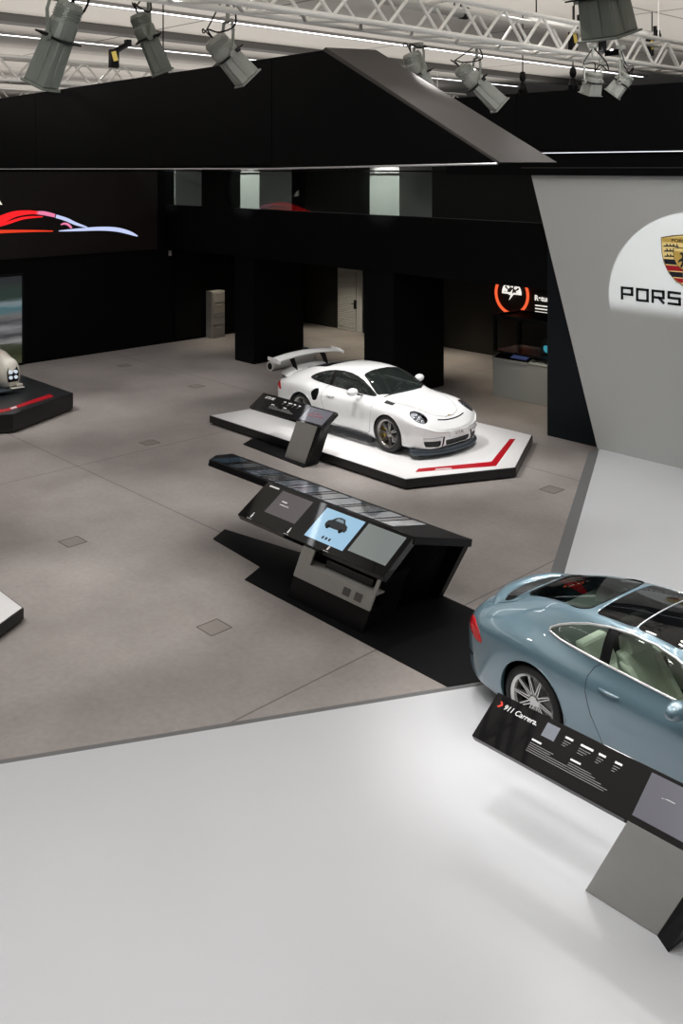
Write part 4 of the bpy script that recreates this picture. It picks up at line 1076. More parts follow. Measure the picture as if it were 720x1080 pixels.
# ------------------------------------------------------------------ information kiosks
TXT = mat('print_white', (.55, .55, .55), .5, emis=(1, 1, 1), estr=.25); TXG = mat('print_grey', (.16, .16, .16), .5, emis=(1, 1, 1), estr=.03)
PANEL = mat('black_glass', (.004, .004, .005), .04, spec=.4)
KSIL = mat('kiosk_silver', (.40, .395, .375), .42, metal=.2, var=.04, vscale=8)
def kiosk(loc, lab, big, h0):
    r = empty('information_kiosk', loc); tag(r, lab, 'kiosk')
    h1 = h0+.223; d = .362; le = .35
    bm = B()
    add_hexa(bm, [(0, .024, 0), (.585, .024, 0), (.585, .22, 0), (0, .22, 0), (le, .024, h0), (.585+le, .024, h0), (.585+le, .22, h0+.08), (le, .22, h0+.08)]); add_hexa(bm, [(.58, .0, 0), (.70, -.075, 0), (.735, .20, 0), (.58, .22, 0), (.58+le, .0, h0), (.70+le, -.0, h0), (.735+le, .20, h0+.07), (.58+le, .22, h0+.08)]); obj('stem', bm, BLACK, r)
    bm = B(); add_hexa(bm, [(0, 0, .004), (.578, 0, .004), (.578, .022, .004), (0, .022, .004), (le, 0, h0), (.578+le, 0, h0), (.578+le, .022, h0), (le, .022, h0)]); obj('stem_plate', bm, KSIL, r)
    # tilted desk top
    a = math.atan2(h1-h0, d); wd = math.hypot(d, h1-h0)
    dk = empty('desk'); dk.parent = r; dk.location = (0, 0, h0); dk.rotation_euler = (a, 0, 0)
    bpy.data.objects.remove(dk)
    n = Vector((0, -math.sin(a), math.cos(a))); u = Vector((0, math.cos(a), math.sin(a)))
    def TP(x, t, hgt=0.): return Vector((x, 0, h0))+u*t*wd+n*hgt
    bm = B(); q = [(-1.08, 0), (1.08, 0), (1.08, 1), (-1.08, 1)]
    add_hexa(bm, [TP(*q[0], -.055), TP(*q[1], -.055), TP(*q[2], -.055), TP(*q[3], -.055), TP(*q[0]), TP(*q[1]), TP(*q[2]), TP(*q[3])]); dk = obj('desk_top', bm, PANEL, r, bevel=.004)
    bm = B(); q = [(-1.075, .01), (1.075, .01), (1.075, .97), (-1.075, .97)]
    add_hexa(bm, [TP(*p, -.068) for p in q]+[TP(*p, -.055) for p in q]); obj('under_tray', bm, mat('tray_grey', (.09, .088, .08), .45), r)
    def flat(nm, pts, m, hgt=.001, th=.0012, par=r):
        bm = B(); add_prism(bm, [TP(x, t, hgt) for x, t in pts], n*th); return obj(nm, bm, m, par)
    # screen on the right
    sc_ = flat('screen', [(.36, .12), (1.0, .12), (1.0, .93), (.36, .93)], mat('screen_grey', (.03, .03, .035), .15, coat=1., emis=(.12, .12, .15), estr=.75))
    def bar(x, t, w, h=.028, m=TXT, nm='printed_line'):
        return [(x, t), (x+w, t), (x+w, t+h), (x, t+h)], m
    bars = B(); bg = B()
    def addb(b, x, t, w, h=.028): add_prism(b, [TP(x, t, .001), TP(x+w, t, .001), TP(x+w, t+h, .001), TP(x, t+h, .001)], n*.001)
    for x, t, w in ((-.36, .78, .07), (-.22, .78, .11), (-.06, .78, .06), (.08, .78, .06)):
        addb(bars, x, t, w, .04)
        for k in range(3): addb(bg, x, t-.06-.045*k, w*(.9-.2*k), .014)
    for x in (-.60, -.24):
        addb(bars, x, .46, .09, .035)
        for k in range(5): addb(bg, x, .40-.04*k, (.22, .2, .38, .40, .36)[k] if x < -.3 else (.2, .24, .3, .36, .34)[k], .014)
    obj('text_headings', bars, TXT, r); obj('text_lines', bg, TXG, r)
    if big:
        flat('photo_tile', [(-.55, .62), (-.43, .62), (-.43, .90), (-.55, .90)], mat('photo_tile', (.05, .05, .06), .3, emis=(.5, .55, .65), estr=.3))
        M = Matrix.Translation(TP(-.96, .74, .0015)) @ Matrix.Rotation(a, 4, 'X')
        t = add_text('911 Carrera.', 'title_text', .064, M.to_translation(), (a, 0, 0), TXT, r, align='LEFT', bold=.0007, shear=.2)
        ch = B(); 
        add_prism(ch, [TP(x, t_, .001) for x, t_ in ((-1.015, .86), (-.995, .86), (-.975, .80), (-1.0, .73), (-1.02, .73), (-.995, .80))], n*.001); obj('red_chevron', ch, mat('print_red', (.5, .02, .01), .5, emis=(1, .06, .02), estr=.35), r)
        ch = B(); addb(ch, .42, .83, .22, .035); addb(ch, .42, .775, .12, .02); obj('screen_heading', ch, mat('screen_text', (.1, .1, .1), .5, emis=(.8, .9, 1), estr=.8), sc_)
        ch = B(); add_tube(ch, [TP(.50, .60, .003), TP(.54, .62, .003), TP(.60, .62, .003)], .003, 5); obj('screen_figure', ch, TXT, sc_)
    else:
        M = TP(-.92, .72, .0015)
        add_text('GT3 RS', 'title_text', .085, M, (a, 0, 0), TXT, r, align='LEFT', bold=.0015, shear=.25)
        ch = B(); add_tube(ch, [TP(.48, .5, .003), TP(.58, .62, .003), TP(.75, .62, .003), TP(.88, .5, .003), TP(.48, .45, .003)], .006, 5); obj('screen_figure', ch, mat('screen_pink', (.1, 0, 0), .5, emis=(.8, .2, .25), estr=.35), sc_)
    return r
fl = Vector((-3.884, 6.237, .08))
kiosk(fl, 'large black desk kiosk with silver stem in front of the blue coupe', True, .70)
k1 = Vector((-13.78, 11.66, .02))
kiosk(k1, 'small black desk kiosk with silver stem before the white winged car', False, .76)
bm = B(); q = [G(x, y, .02) for x, y in ((256.5, 468), (266, 462.5), (300, 466), (340, 476), (337, 485), (320, 492.5))]
add_prism(bm, [(p.x, p.y, .001) for p in q], (0, 0, .02)); o = obj('floor_plate', bm, BLACK); tag(o, 'thin black floor plate under the small kiosk by the white car', 'floor plate')

# ------------------------------------------------------------------ long roof shaped console
def console():
    O = Vector((-9.0, 8.6, 0.)); r = empty('exhibition_console', O, 0, 'long black roof shaped console with three screens and picture strip', 'console')
    W = lambda l, p, z: Vector((l, p, z))-O
    p0, pr_, pb = 7.88, 8.41, 9.34; zl, zr, zbk = .80, 1.126, .88
    # sloping front desk
    n = Vector((0, -(zr-zl), (pr_-p0))).normalized()
    def FP(l, t, h=0.): return W(l, p0+(pr_-p0)*t, zl+(zr-zl)*t)+n*h
    a, b = -10.30, -7.56
    bm = B(); add_hexa(bm, [FP(a, 0, -.09), FP(b, 0, -.09), FP(b, 1, -.09), FP(a, 1, -.09), FP(a, 0), FP(b, 0), FP(b, 1), FP(a, 1)]); obj('front_desk', bm, PANEL, r, bevel=.004)
    # roof strip with overhang on the left
    n2 = Vector((0, (zr-zbk), (pb-pr_))).normalized()
    def RP(l, t, h=0.): return W(l, pr_+(pb-pr_)*t, zr+(zbk-zr)*t)+n2*h
    bm = B(); c = [(-11.69, 0), (-7.55, 0), (-7.42, 1), (-12.35, 1), (-12.1, .45)]
    fl_ = [RP(*p, -.09) for p in c]; 
    add_prism(bm, fl_, n2*.09); obj('roof_strip', bm, BLACK, r, bevel=.004)
    # picture tiles
    tm = [mat('tile_blue', (.02, .03, .04), .15, coat=.6, emis=(.14, .22, .30), estr=.15, var=.5, vscale=6), mat('tile_steel', (.03, .035, .04), .15, coat=.6, emis=(.25, .30, .34), estr=.12, var=.6, vscale=5), mat('tile_dark', (.012, .014, .018), .2, coat=.6)]
    x = -11.75; k = 0
    pat = [(.30, 0), (.10, 2), (.26, 1), (.12, 2), (.30, 0), (.08, 1), (.30, 2), (.26, 0), (.14, 1), (.28, 0), (.10, 2), (.24, 1), (.30, 0), (.08, 2), (.30, 1), (.26, 0), (.12, 2), (.26, 1)]
    pic = B(); pic.free()
    for w, mi in pat:
        if x+w > -7.75: break
        sk = -.32*(1-(x+11.75)/4.1)**.5
        bm = B(); add_prism(bm, [RP(x, .10, .0015), RP(x+w-.03, .10, .0015), RP(x+w-.03+sk*.9, .88, .0015), RP(x+sk*.9, .88, .0015)], n2*.003); obj('picture_tile', bm, tm[mi], r); x += w
    # back wall, leaning to the right, and inner ribs
    bm = B(); add_hexa(bm, [W(-10.2, pb-.10, 0), W(-7.91, pb-.10, 0), W(-7.91, pb, 0), W(-10.2, pb, 0), W(-9.75, pb-.10, zbk-.03), W(-7.45, pb-.10, zbk-.03), W(-7.45, pb, zbk-.05), W(-9.75, pb, zbk-.05)]); obj('back_wall', bm, BLACK, r)
    bm = B(); add_hexa(bm, [W(-8.35, p0+.75, 0), W(-8.15, p0+.55, 0), W(-8.0, pb-.1, 0), W(-8.3, pb-.1, 0), W(-8.0, p0+.75, zr-.12), W(-7.9, p0+.60, zr-.12), W(-7.62, pb-.1, zbk), W(-7.9, pb-.1, zbk)]); obj('inner_rib', bm, WALLB, r)
    # cabinet body under the desk
    def CPt(l, p, z): return W(l+.44*z, p, z)
    bm = B(); l0, l1 = -9.29, -7.93
    add_hexa(bm, [CPt(l0, p0+.02, 0), CPt(l1, p0+.02, 0), CPt(l1-.06, p0+.62, 0), CPt(l0, p0+.62, 0), CPt(l0, p0+.02, .33), CPt(l1, p0+.02, .33), CPt(l1-.06, p0+.62, .33), CPt(l0, p0+.62, .33)]); obj('cabinet_base', bm, BLACK, r)
    bm = B(); add_hexa(bm, [CPt(l0, p0+.16, .33), CPt(l1, p0+.16, .33), CPt(l1, p0+.5, .33), CPt(l0, p0+.5, .33), CPt(l0, p0+.16, .76), CPt(l1, p0+.16, .76), CPt(l1, p0+.5, .76), CPt(l0, p0+.5, .76)]); obj('cabinet_back', bm, WALLB, r)
    bm = B()
    def plate(x0, x1, z0, z1, y0=0., th=.022): add_hexa(bm, [CPt(x0, p0+y0, z0), CPt(x1, p0+y0, z0), CPt(x1, p0+y0+th, z0), CPt(x0, p0+y0+th, z0), CPt(x0, p0+y0, z1), CPt(x1, p0+y0, z1), CPt(x1, p0+y0+th, z1), CPt(x0, p0+y0+th, z1)])
    plate(l0, l1, .33, .55); plate(l0, l0+.22, .55, .76); plate(l1-.05, l1, .55, .74)
    plate(l0, l1, .53, .55, .02, .14)
    fp = obj('silver_front', bm, KSIL, r)
    for x0 in (-8.42, -8.22):
        bm = B(); plate(x0, x0+.12, .385, .49, -.004, .006); obj('vent_grille', bm, mat('vent_grey', (.12, .12, .115), .5, bump=.6, bscale=300), fp)
    bm = B(); plate(-8.9, -8.1, .56, .66, .10, .03); obj('recess_shelf', bm, mat('dim_steel', (.012, .012, .012), .3), r)
    # front desk screens
    def scr(x0, x1, m, t0=.30, t1=.92, s=-.0, nm='screen'):
        bm = B(); add_prism(bm, [FP(x0, t0, .001), FP(x1, t0, .001), FP(x1, t1, .001), FP(x0, t1, .001)], n*.002); return obj(nm, bm, m, r)
    s1 = scr(-9.92, -9.30, mat('screen_mauve', (.03, .028, .03), .1, coat=1., emis=(.10, .09, .10), estr=.45))
    s2 = scr(-9.03, -8.33, mat('screen_blue', (.1, .15, .2), .12, coat=1., emis=(.27, .48, .66), estr=.95), .16, .92)
    s3 = scr(-8.27, -7.64, mat('screen_silver', (.05, .055, .055), .1, coat=1., emis=(.20, .225, .22), estr=.8), .22, .92)
    bm = B(); add_prism(bm, [FP(-9.85, .88, .003), FP(-9.7, .88, .003), FP(-9.7, .9, .003), FP(-9.85, .9, .003)], n*.001); bm.free()
    def fbar(nm, lst, m, par):
        bm = B()
        for x, t, w, h in lst: add_prism(bm, [FP(x, t, .0035), FP(x+w, t, .0035), FP(x+w, t+h, .0035), FP(x, t+h, .0035)], n*.001)
        return obj(nm, bm, m, par)
    fbar('screen_text', [(-9.78, .66, .10, .03), (-9.78, .58, .18, .02)], TXT, s1)
    fbar('desk_title', [(-10.20, .90, .20, .04)], TXT, r)
    # little car drawing on the blue screen
    bm = B(); cx, ct = -8.68, .62; sc_ = lambda u, v, h=.004: FP(cx+u*.19, ct+v*.26, h)
    out = [(-1, -.15), (-.95, .15), (-.7, .3), (-.45, .62), (-.1, .75), (.3, .7), (.55, .35), (.85, .2), (1.0, -.1), (.95, -.35), (-.9, -.4)]
    add_prism(bm, [sc_(u, v) for u, v in out], n*.001); obj('car_drawing', bm, mat('drawing_dark', (.03, .035, .045), .4), s2)
    bm = B(); add_prism(bm, [sc_(u, v, .0055) for u, v in ((-.42, .34), (-.28, .58), (.2, .6), (.4, .34))], n*.001); obj('drawing_windows', bm, mat('drawing_light', (.15, .2, .25), .4, emis=(.2, .28, .33), estr=.6), s2)
    bm = B()
    for u in (-.62, .58):
        add_prism(bm, [sc_(u+.17*math.cos(t), -.36+.2*math.sin(t), .0055) for t in [k*PI/6 for k in range(12)]], n*.001)
    obj('drawing_wheels', bm, BLACK, s2)
    bm = B()
    for q in (-.06, 0, .06): add_prism(bm, [FP(cx+q+.018*math.cos(t), .27+.038*math.sin(t), .004) for t in [k*PI/6 for k in range(12)]], n*.001)
    obj('menu_buttons', bm, mat('drawing_dark'), s2)
    # small person symbols on the desk edge
    bm = B()
    for x in (-10.06, -9.30, -8.55):
        add_prism(bm, [FP(x+.010*math.cos(t), .17+.03*math.sin(t), .001) for t in [k*PI/4 for k in range(8)]], n*.001)
        add_prism(bm, [FP(x-.012, .06, .001), FP(x+.016, .06, .001), FP(x+.02, .14, .001), FP(x-.008, .14, .001)], n*.001)
        add_prism(bm, [FP(x-.045, .02, .001), FP(x+.045, .02, .001), FP(x+.045, .028, .001), FP(x-.045, .028, .001)], n*.001)
    obj('touch_symbols', bm, TXT, r)
    return r
console()
bm = B(); q = [G(x, y, .012) for x, y in ((224.6, 568), (274.6, 597.5), (258, 611), (472.5, 724))]
pts = [(p.x, p.y) for p in q]+[(-6.14, 8.46), (-6.55, 9.30), (-7.9, 9.36), (-9.6, 9.36)]+[(G(x, y, .012).x, G(x, y, .012).y) for x, y in ((314, 582), (237, 558))]
add_prism(bm, [(a, b, .001) for a, b in pts], (0, 0, .012)); o = obj('floor_plate', bm, BLACK); tag(o, 'large notched black floor plate under the long roof shaped console', 'floor plate')

# ------------------------------------------------------------------ emblem and lettering on the white wall
def letters():
    pl = onP(655, 305, 16.27); top = onP(655, 303.5, 16.27); bot = onP(655, 314.5, 16.27); h = (top.z-bot.z)*1.25; bot.z -= .02
    x1 = onP(720, 310, 16.27).x
    adv = (x1-pl.x)/3.92; w = adv*.80
    r = empty('wall_lettering', (pl.x, 16.25, bot.z)); tag(r, 'extended black capital letters below the emblem on the white wall', 'lettering')
    m = mat('letter_black', (.006, .006, .008), .3); t = h*.17
    S = {'P': [[(0, 0), (0, 1), (1, 1), (1, .42), (0, .42)]], 'O': [[(0, 0), (0, 1), (1, 1), (1, 0), (0, 0)]],
         'R': [[(0, 0), (0, 1), (1, 1), (1, .42), (0, .42)], [(.55, .42), (1, 0)]], 'S': [[(1, 1), (0, 1), (0, .52), (1, .52), (1, 0), (0, 0)]],
         'C': [[(1, 1), (0, 1), (0, 0), (1, 0)]], 'H': [[(0, 0), (0, 1)], [(1, 0), (1, 1)], [(0, .5), (1, .5)]], 'E': [[(1, 1), (0, 1), (0, 0), (1, 0)], [(0, .5), (1, .5)]]}
    for i, ch in enumerate('PORSCHE'):
        bm = B(); x0 = adv*i
        for pl_ in S[ch]:
            for (a, b), (c, d) in zip(pl_[:-1], pl_[1:]):
                A = Vector((x0+t/2+a*(w-t), 0, t/2+b*(h-t))); C = Vector((x0+t/2+c*(w-t), 0, t/2+d*(h-t))); dd = (C-A); L = dd.length; dd.normalize()
                s = Vector((-dd.z, 0, dd.x))*t/2; A2 = A-dd*t/2; C2 = C+dd*t/2
                add_prism(bm, [A2+s, A2-s, C2-s, C2+s], (0, .02, 0))
        obj('letter', bm, m, r)
letters()
def crest():
    c = onP(722, 284, 16.27); tl_ = onP(697.5, 249, 16.27); bt = onP(718, 300.5, 16.27)
    hw = (c.x-tl_.x)*1.0; zt = tl_.z; zb_ = bt.z-.02; hh = zt-zb_
    r = empty('wall_emblem', (c.x, 16.24, zb_)); tag(r, 'gold shield emblem with black and red stripes on the white wall', 'emblem')
    def sh(k=1., n=10, oy=0.):
        pts = [(-hw*k, hh*.5+hh*.46*k)]
        pts = []
        T_ = [(0, .0), (.35, .09), (.68, .26), (.88, .46), (.965, .66), (1.0, .98)]
        for x, z in T_: pts.append((x*hw*k, (z-.52)*hh*k+.52*hh))
        top = [(.5, 1.03), (0, 1.06), (-.5, 1.03)]
        for x, z in top: pts.append((x*hw*k, (z-.52)*hh*k+.52*hh))
        for x, z in T_[::-1][:-1]: pts.append((-x*hw*k, (z-.52)*hh*k+.52*hh))
        return pts
    def pl(nm, pts, m, y0, th, par=r):
        bm = B(); add_prism(bm, [(x, -y0, z) for x, z in pts], (0, -th, 0)); return obj(nm, bm, m, par)
    GOLD = mat('emblem_gold', (.60, .40, .10), .32, metal=.55, bump=.3, bscale=40); GOLD2 = mat('emblem_gold_light', (.72, .55, .22), .38, metal=.35, bump=.5, bscale=60); BK = mat('emblem_black', (.008, .008, .012), .35); RD = mat('emblem_red', (.22, .006, .012), .35)
    pl('shield_rim', sh(1.), mat('emblem_rim', (.16, .10, .03), .35, metal=.6), -.028, .03); pl('shield_field', sh(.955), GOLD2, -.0, .012)
    # clip helper for stripes: intersect with half width at z
    def half(z):
        f = (z/hh-.52)/.93+.52
        T_ = [(.0, 0), (.09, .35), (.26, .68), (.46, .88), (.66, .965), (.98, 1.0), (1.2, 1.)]
        return pip(max(0., f), T_)*hw*.935
    bars = [(.82, .64, 1), ]
    def stripe(z0, z1, side, m):
        n = 5; pts = []
        xin = .03*hw
        zs = [z0+(z1-z0)*k/n for k in range(n+1)]
        pts = [(side*xin, zs[0])]+[(side*max(half(z), xin+.001), z) for z in zs]+[(side*xin, zs[-1])]
        pl('stripe', pts, m, .012, .004)
    zmid = hh*.54
    for k in range(4):
        z1 = zmid-hh*.005-k*hh*.125; z0 = z1-hh*.105
        if k < 4: stripe(max(z0, .07*hh), z1, -1, BK if k % 2 == 0 else RD)
    for k in range(3):
        z1 = hh*.86-k*hh*.105; stripe(z1-hh*.09, z1, 1, BK if k % 2 == 0 else RD)
    # antlers
    for side, zc, cnt in ((-1, hh*.80, 3), (1, hh*.40, 3)):
        for k in range(cnt):
            bm = B()
            z = zc-k*hh*.105; x1_ = half(z)*.92; x0_ = hw*.22
            P = [(side*(x1_+(x0_-x1_)*t), -.014, z+math.sin(PI*t)*hh*.012) for t in [i/8 for i in range(9)]]
            add_tube(bm, P, hh*.015, 6)
            for t in (.15, .38, .61, .84):
                xx = x1_+(x0_-x1_)*t; add_tube(bm, [(side*xx, -.014, z), (side*(xx-.05*hw), -.016, z+hh*.028), (side*(xx-.02*hw), -.016, z+hh*.055)], hh*.012, 5)
            obj('antler', bm, BK, r, smooth=True)
    pl('top_band', [(-hw*.90, hh*.885), (hw*.90, hh*.885), (hw*.92, hh*.965), (0, hh*1.005), (-hw*.92, hh*.965)], GOLD, .012, .005)
    add_text('PORSCHE', 'emblem_text', hh*.085, (0, -.019, hh*.90), (PI/2, 0, 0), BK, r, bold=.002, sx=1.45)
    s = .42
    inner = [(x*s, (z-.52*hh)*s+.56*hh) for x, z in sh(1.)]
    pl('inset_rim', [(x*1.08, (z-.56*hh)*1.06+.56*hh) for x, z in inner], BK, .016, .006); pl('inset_field', inner, GOLD, .022, .006)
    pl('inset_band', [(-hw*.38, hh*.715), (hw*.38, hh*.715), (hw*.39, hh*.765), (-hw*.39, hh*.765)], GOLD2, .028, .003)
    horse = [(-.10, .42), (-.06, .46), (-.04, .52), (-.14, .50), (-.17, .47), (-.19, .49), (-.15, .54), (-.05, .58), (-.04, .63), (-.09, .66), (-.11, .64), (-.13, .655), (-.10, .69), (-.04, .70), (.02, .66), (.07, .60), (.10, .55), (.15, .58), (.18, .64), (.20, .60), (.17, .53), (.11, .50), (.12, .45), (.15, .40), (.11, .38), (.06, .44), (.02, .49), (-.01, .45), (-.04, .39), (-.09, .38)]
    pl('horse_figure', [(x*hw*1.2, z*hh) for x, z in horse], BK, .028, .004)
crest()

# ------------------------------------------------------------------ ceiling
CZ = 8.7
def ceilmat():
    m = bpy.data.materials.new('ceiling_panels'); m.use_nodes = True; nt = m.node_tree; b = nt.nodes['Principled BSDF']; L = nt.links.new; N = nt.nodes.new
    tc = N('ShaderNodeTexCoord'); sp = N('ShaderNodeSeparateXYZ'); L(tc.outputs['Object'], sp.inputs[0])
    def lines(out, per, wd):
        a = N('ShaderNodeMath'); a.operation = 'PINGPONG'; L(out, a.inputs[0]); a.inputs[1].default_value = per/2
        c = N('ShaderNodeMath'); c.operation = 'LESS_THAN'; L(a.outputs[0], c.inputs[0]); c.inputs[1].default_value = wd; return c
    x = lines(sp.outputs['X'], 4.8, .03); y = lines(sp.outputs['Y'], 6.0, .04)
    q = N('ShaderNodeMath'); q.operation = 'MAXIMUM'; L(x.outputs[0], q.inputs[0]); L(y.outputs[0], q.inputs[1])
    mx = N('ShaderNodeMix'); mx.data_type = 'RGBA'; mx.inputs['A'].default_value = (.60, .57, .53, 1); mx.inputs['B'].default_value = (.2, .19, .18, 1)
    L(q.outputs[0], mx.inputs['Factor']); L(mx.outputs['Result'], b.inputs['Base Color']); b.inputs['Roughness'].default_value = .7
    return m
bm = B(); add_box(bm, (-20, 12, CZ+.1), (75, 60, .2)); struct('ceiling', bm, ceilmat())
HW = mat('hall_far_wall', (.35, .34, .32), .7)
bm = B(); add_box(bm, (-46, 12, 4.3), (.3, 60, 8.7)); struct('wall_far', bm, HW)
bm = B(); add_box(bm, (-20, 41, 4.3), (75, .3, 8.7)); struct('wall_north', bm, HW)
bm = B(); add_box(bm, (-20, -11, 4.3), (75, .3, 8.7)); struct('wall_south', bm, HW)
bm = B(); add_box(bm, (16, 12, 4.3), (.3, 60, 8.7)); struct('wall_near', bm, HW)
# recessed strip lights and dark slots along the hall (run along p)
SL = mat('strip_light', (.9, .9, .9), .5, emis=(.95, .97, 1.), estr=5.5)
strips = [(-26.5, 'ceiling strip light beyond the far white truss'), (-21.6, 'ceiling strip light just before the far white truss'), (-16.4, 'ceiling strip light over the black canopy middle'), (-6.2, 'ceiling strip light above the large white truss')]
for l, lab in strips:
    r = empty('ceiling_light', (l, 13, CZ)); tag(r, lab, 'ceiling light', 'strip lights in the ceiling')
    bm = B(); add_box(bm, (0, 0, -.03), (.16, 34, .03)); obj('diffuser', bm, SL, r)
    bm = B()
    for s in (-1, 1): add_box(bm, (s*.12, 0, -.03), (.05, 34, .06)); 
    obj('housing', bm, mat('slot_grey', (.22, .21, .20), .6), r)
for l, lab in ((-19.0, 'middle'),):
    bm = B(); add_box(bm, (l, 13, CZ-.09), (.42, 34, .18)); o = obj('ceiling_duct', bm, mat('duct_dark', (.09, .085, .08), .6), bevel=.02); tag(o, {'far': 'dark ceiling duct beyond the far truss', 'middle': 'dark ceiling duct over the hanging canopy', 'near': 'dark ceiling duct next to the large white truss'}[lab], 'duct', 'dark ducts on the ceiling')

# ------------------------------------------------------------------ trusses
TW = mat('truss_white', (.80, .79, .76), .38, metal=.15)
def truss(l, p0, p1, z0, lab, s=.5, r_=.042):
    r = empty('lighting_truss', (l, (p0+p1)/2, z0)); tag(r, lab, 'truss', 'white lighting trusses')
    L = p1-p0; hl = L/2
    for x in (-s/2, s/2):
        for z in (0, s): bm = B(); add_cyl(bm, (x, -hl, z), (x, hl, z), r_, seg=12); obj('chord', bm, TW, r, smooth=True)
    n = max(2, int(L/1.0)); st = L/n
    # one brace object per face keeps the lattice as its own part
    for nm, f in (('lattice_side', lambda t, u: (-s/2, t, u*s)), ('lattice_side', lambda t, u: (s/2, t, u*s)), ('lattice_bottom', lambda t, u: (-s/2+u*s, t, 0))):
        bm = B()
        for k in range(n):
            t0 = -hl+st*k; add_cyl(bm, f(t0, 0), f(t0+st/2, 1), .025, seg=8); add_cyl(bm, f(t0+st/2, 1), f(t0+st, 0), .025, seg=8)
        obj(nm, bm, TW, r)
    for q in (-hl*.9, -hl*.3, hl*.3, hl*.9): bm = B(); add_cyl(bm, (0, q, s-.02), (0, q, CZ-z0), .010, seg=6); add_box(bm, (0, q, s), (s, .05, .03)); obj('hanger', bm, TW, r)
    return r
truss(-8.8, 3.0, 24., 7.38, 'large white lattice truss crossing above the black canopy end')
truss(-19.6, 2.0, 24., 7.38, 'white lattice truss farther back above the black canopy')
truss(-28.5, 2.0, 30., 7.45, 'farthest white lattice truss below the pale ceiling')
# long white tubes and motor ends beside the near truss
def hoist(l, p0, p1, z, lab):
    r = empty('roller_tube', (l, (p0+p1)/2, z)); tag(r, lab, 'tube', 'white roller tubes beside the truss')
    h = (p1-p0)/2
    bm = B(); add_cyl(bm, (0, -h, 0), (0, h, 0), .085, seg=20); obj('tube', bm, mat('tube_bright', (.8, .8, .78), .25, coat=.5), r, smooth=True)
    bm = B(); add_cyl(bm, (0, h-.02, 0), (0, h+.10, 0), .10, seg=20); add_box(bm, (0, h+.02, .10), (.06, .06, .2)); obj('end_cap', bm, BLACK, r)
    for q in (-h*.8, h*.8):
        bm = B(); add_cyl(bm, (0, q, .05), (0, q, CZ-z-.02), .012, seg=6); obj('hanger', bm, BLACK, r)
def at_l(x, y, l): return onL(x, y, l)
a = at_l(400, -1, -9.3); b = at_l(487, 12, -9.3); hoist(-9.3, a.y, b.y, (a.z+b.z)/2, 'white tube with black end cap above the near truss')
a = at_l(560, 18, -9.45); b = at_l(610, 27, -9.45); hoist(-9.45, a.y, b.y, (a.z+b.z)/2, 'short white tube with black cap behind the biggest lamp')
a = at_l(662, 32, -9.6); b = at_l(690, 38, -9.6); hoist(-9.6, a.y, b.y, (a.z+b.z)/2, 'white tube with black cap nearest the picture edge')
# black clamps with yellow tags hanging on the truss
def clamp(x, y, l, lab, s=1.):
    c = onL(x, y, l); r = empty('rigging_clamp', c); tag(r, lab, 'clamp', 'black rigging clamps')
    bm = B(); add_box(bm, (0, 0, .0), (.10*s, .16*s, .32*s)); add_cyl(bm, (0, .0, .12*s), (0, .28*s, .28*s), .05*s); add_box(bm, (0, .28*s, .30*s), (.1*s, .1*s, .12*s)); obj('clamp_body', bm, BLACK, r, bevel=.01)
    for q in (-1, 1): bm = B(); add_box(bm, (q*.06*s, -.02, .04*s), (.01, .09*s, .17*s), Matrix.Rotation(.3, 3, 'X')); obj('warning_tag', bm, mat('tag_yellow', (.65, .50, .12), .5), r)
    return r
clamp(604, 43, -9.14, 'black clamp with yellow tag left of the biggest lamp')
clamp(685, 50, -9.14, 'black clamp with yellow tag right of the biggest lamp')
clamp(120, 62, -19.25, 'black clamp with yellow tag on the far truss', 1.3)
def chain(x, y0, y1, l, lab, w=.03):
    b = onP(x, 100, l); b.z = 7.05 if l < 12 else 7.035; r = empty('hoist_chain', b); tag(r, lab, 'chain', 'hoist chains above the beams')
    hgt = CZ-b.z; bm = B(); add_cyl(bm, (0, 0, .45), (0, 0, hgt), .012, seg=6); obj('cable', bm, BLACK, r)
    bm = B(); add_lathe(bm, [(.0001, .25), (.05, .27), (.07, .35), (.05, .45), (.0001, .47)], 'Z', 12, closed=False); add_lathe(bm, [(.0001, .0), (.07, .02), (.09, .10), (.05, .22), (.0001, .24)], 'Z', 12, closed=False); obj('hook_block', bm, BLACK, r)
    bm = B(); add_tube(bm, [(-.12, 0, 0), (-.06, 0, .2), (0, 0, .27), (.06, 0, .2), (.12, 0, 0)], .014, 6); obj('sling', bm, BLACK, r)
chain(604, 60, 96, 16.15, 'chain and hook holding the black beam below the clamp')
chain(172, -10, 77, 9.0, 'tall thin cable and hook block over the canopy between two lamps')
chain(551, 88, 101, 16.15, 'short sling on the black beam left of the chain hook')

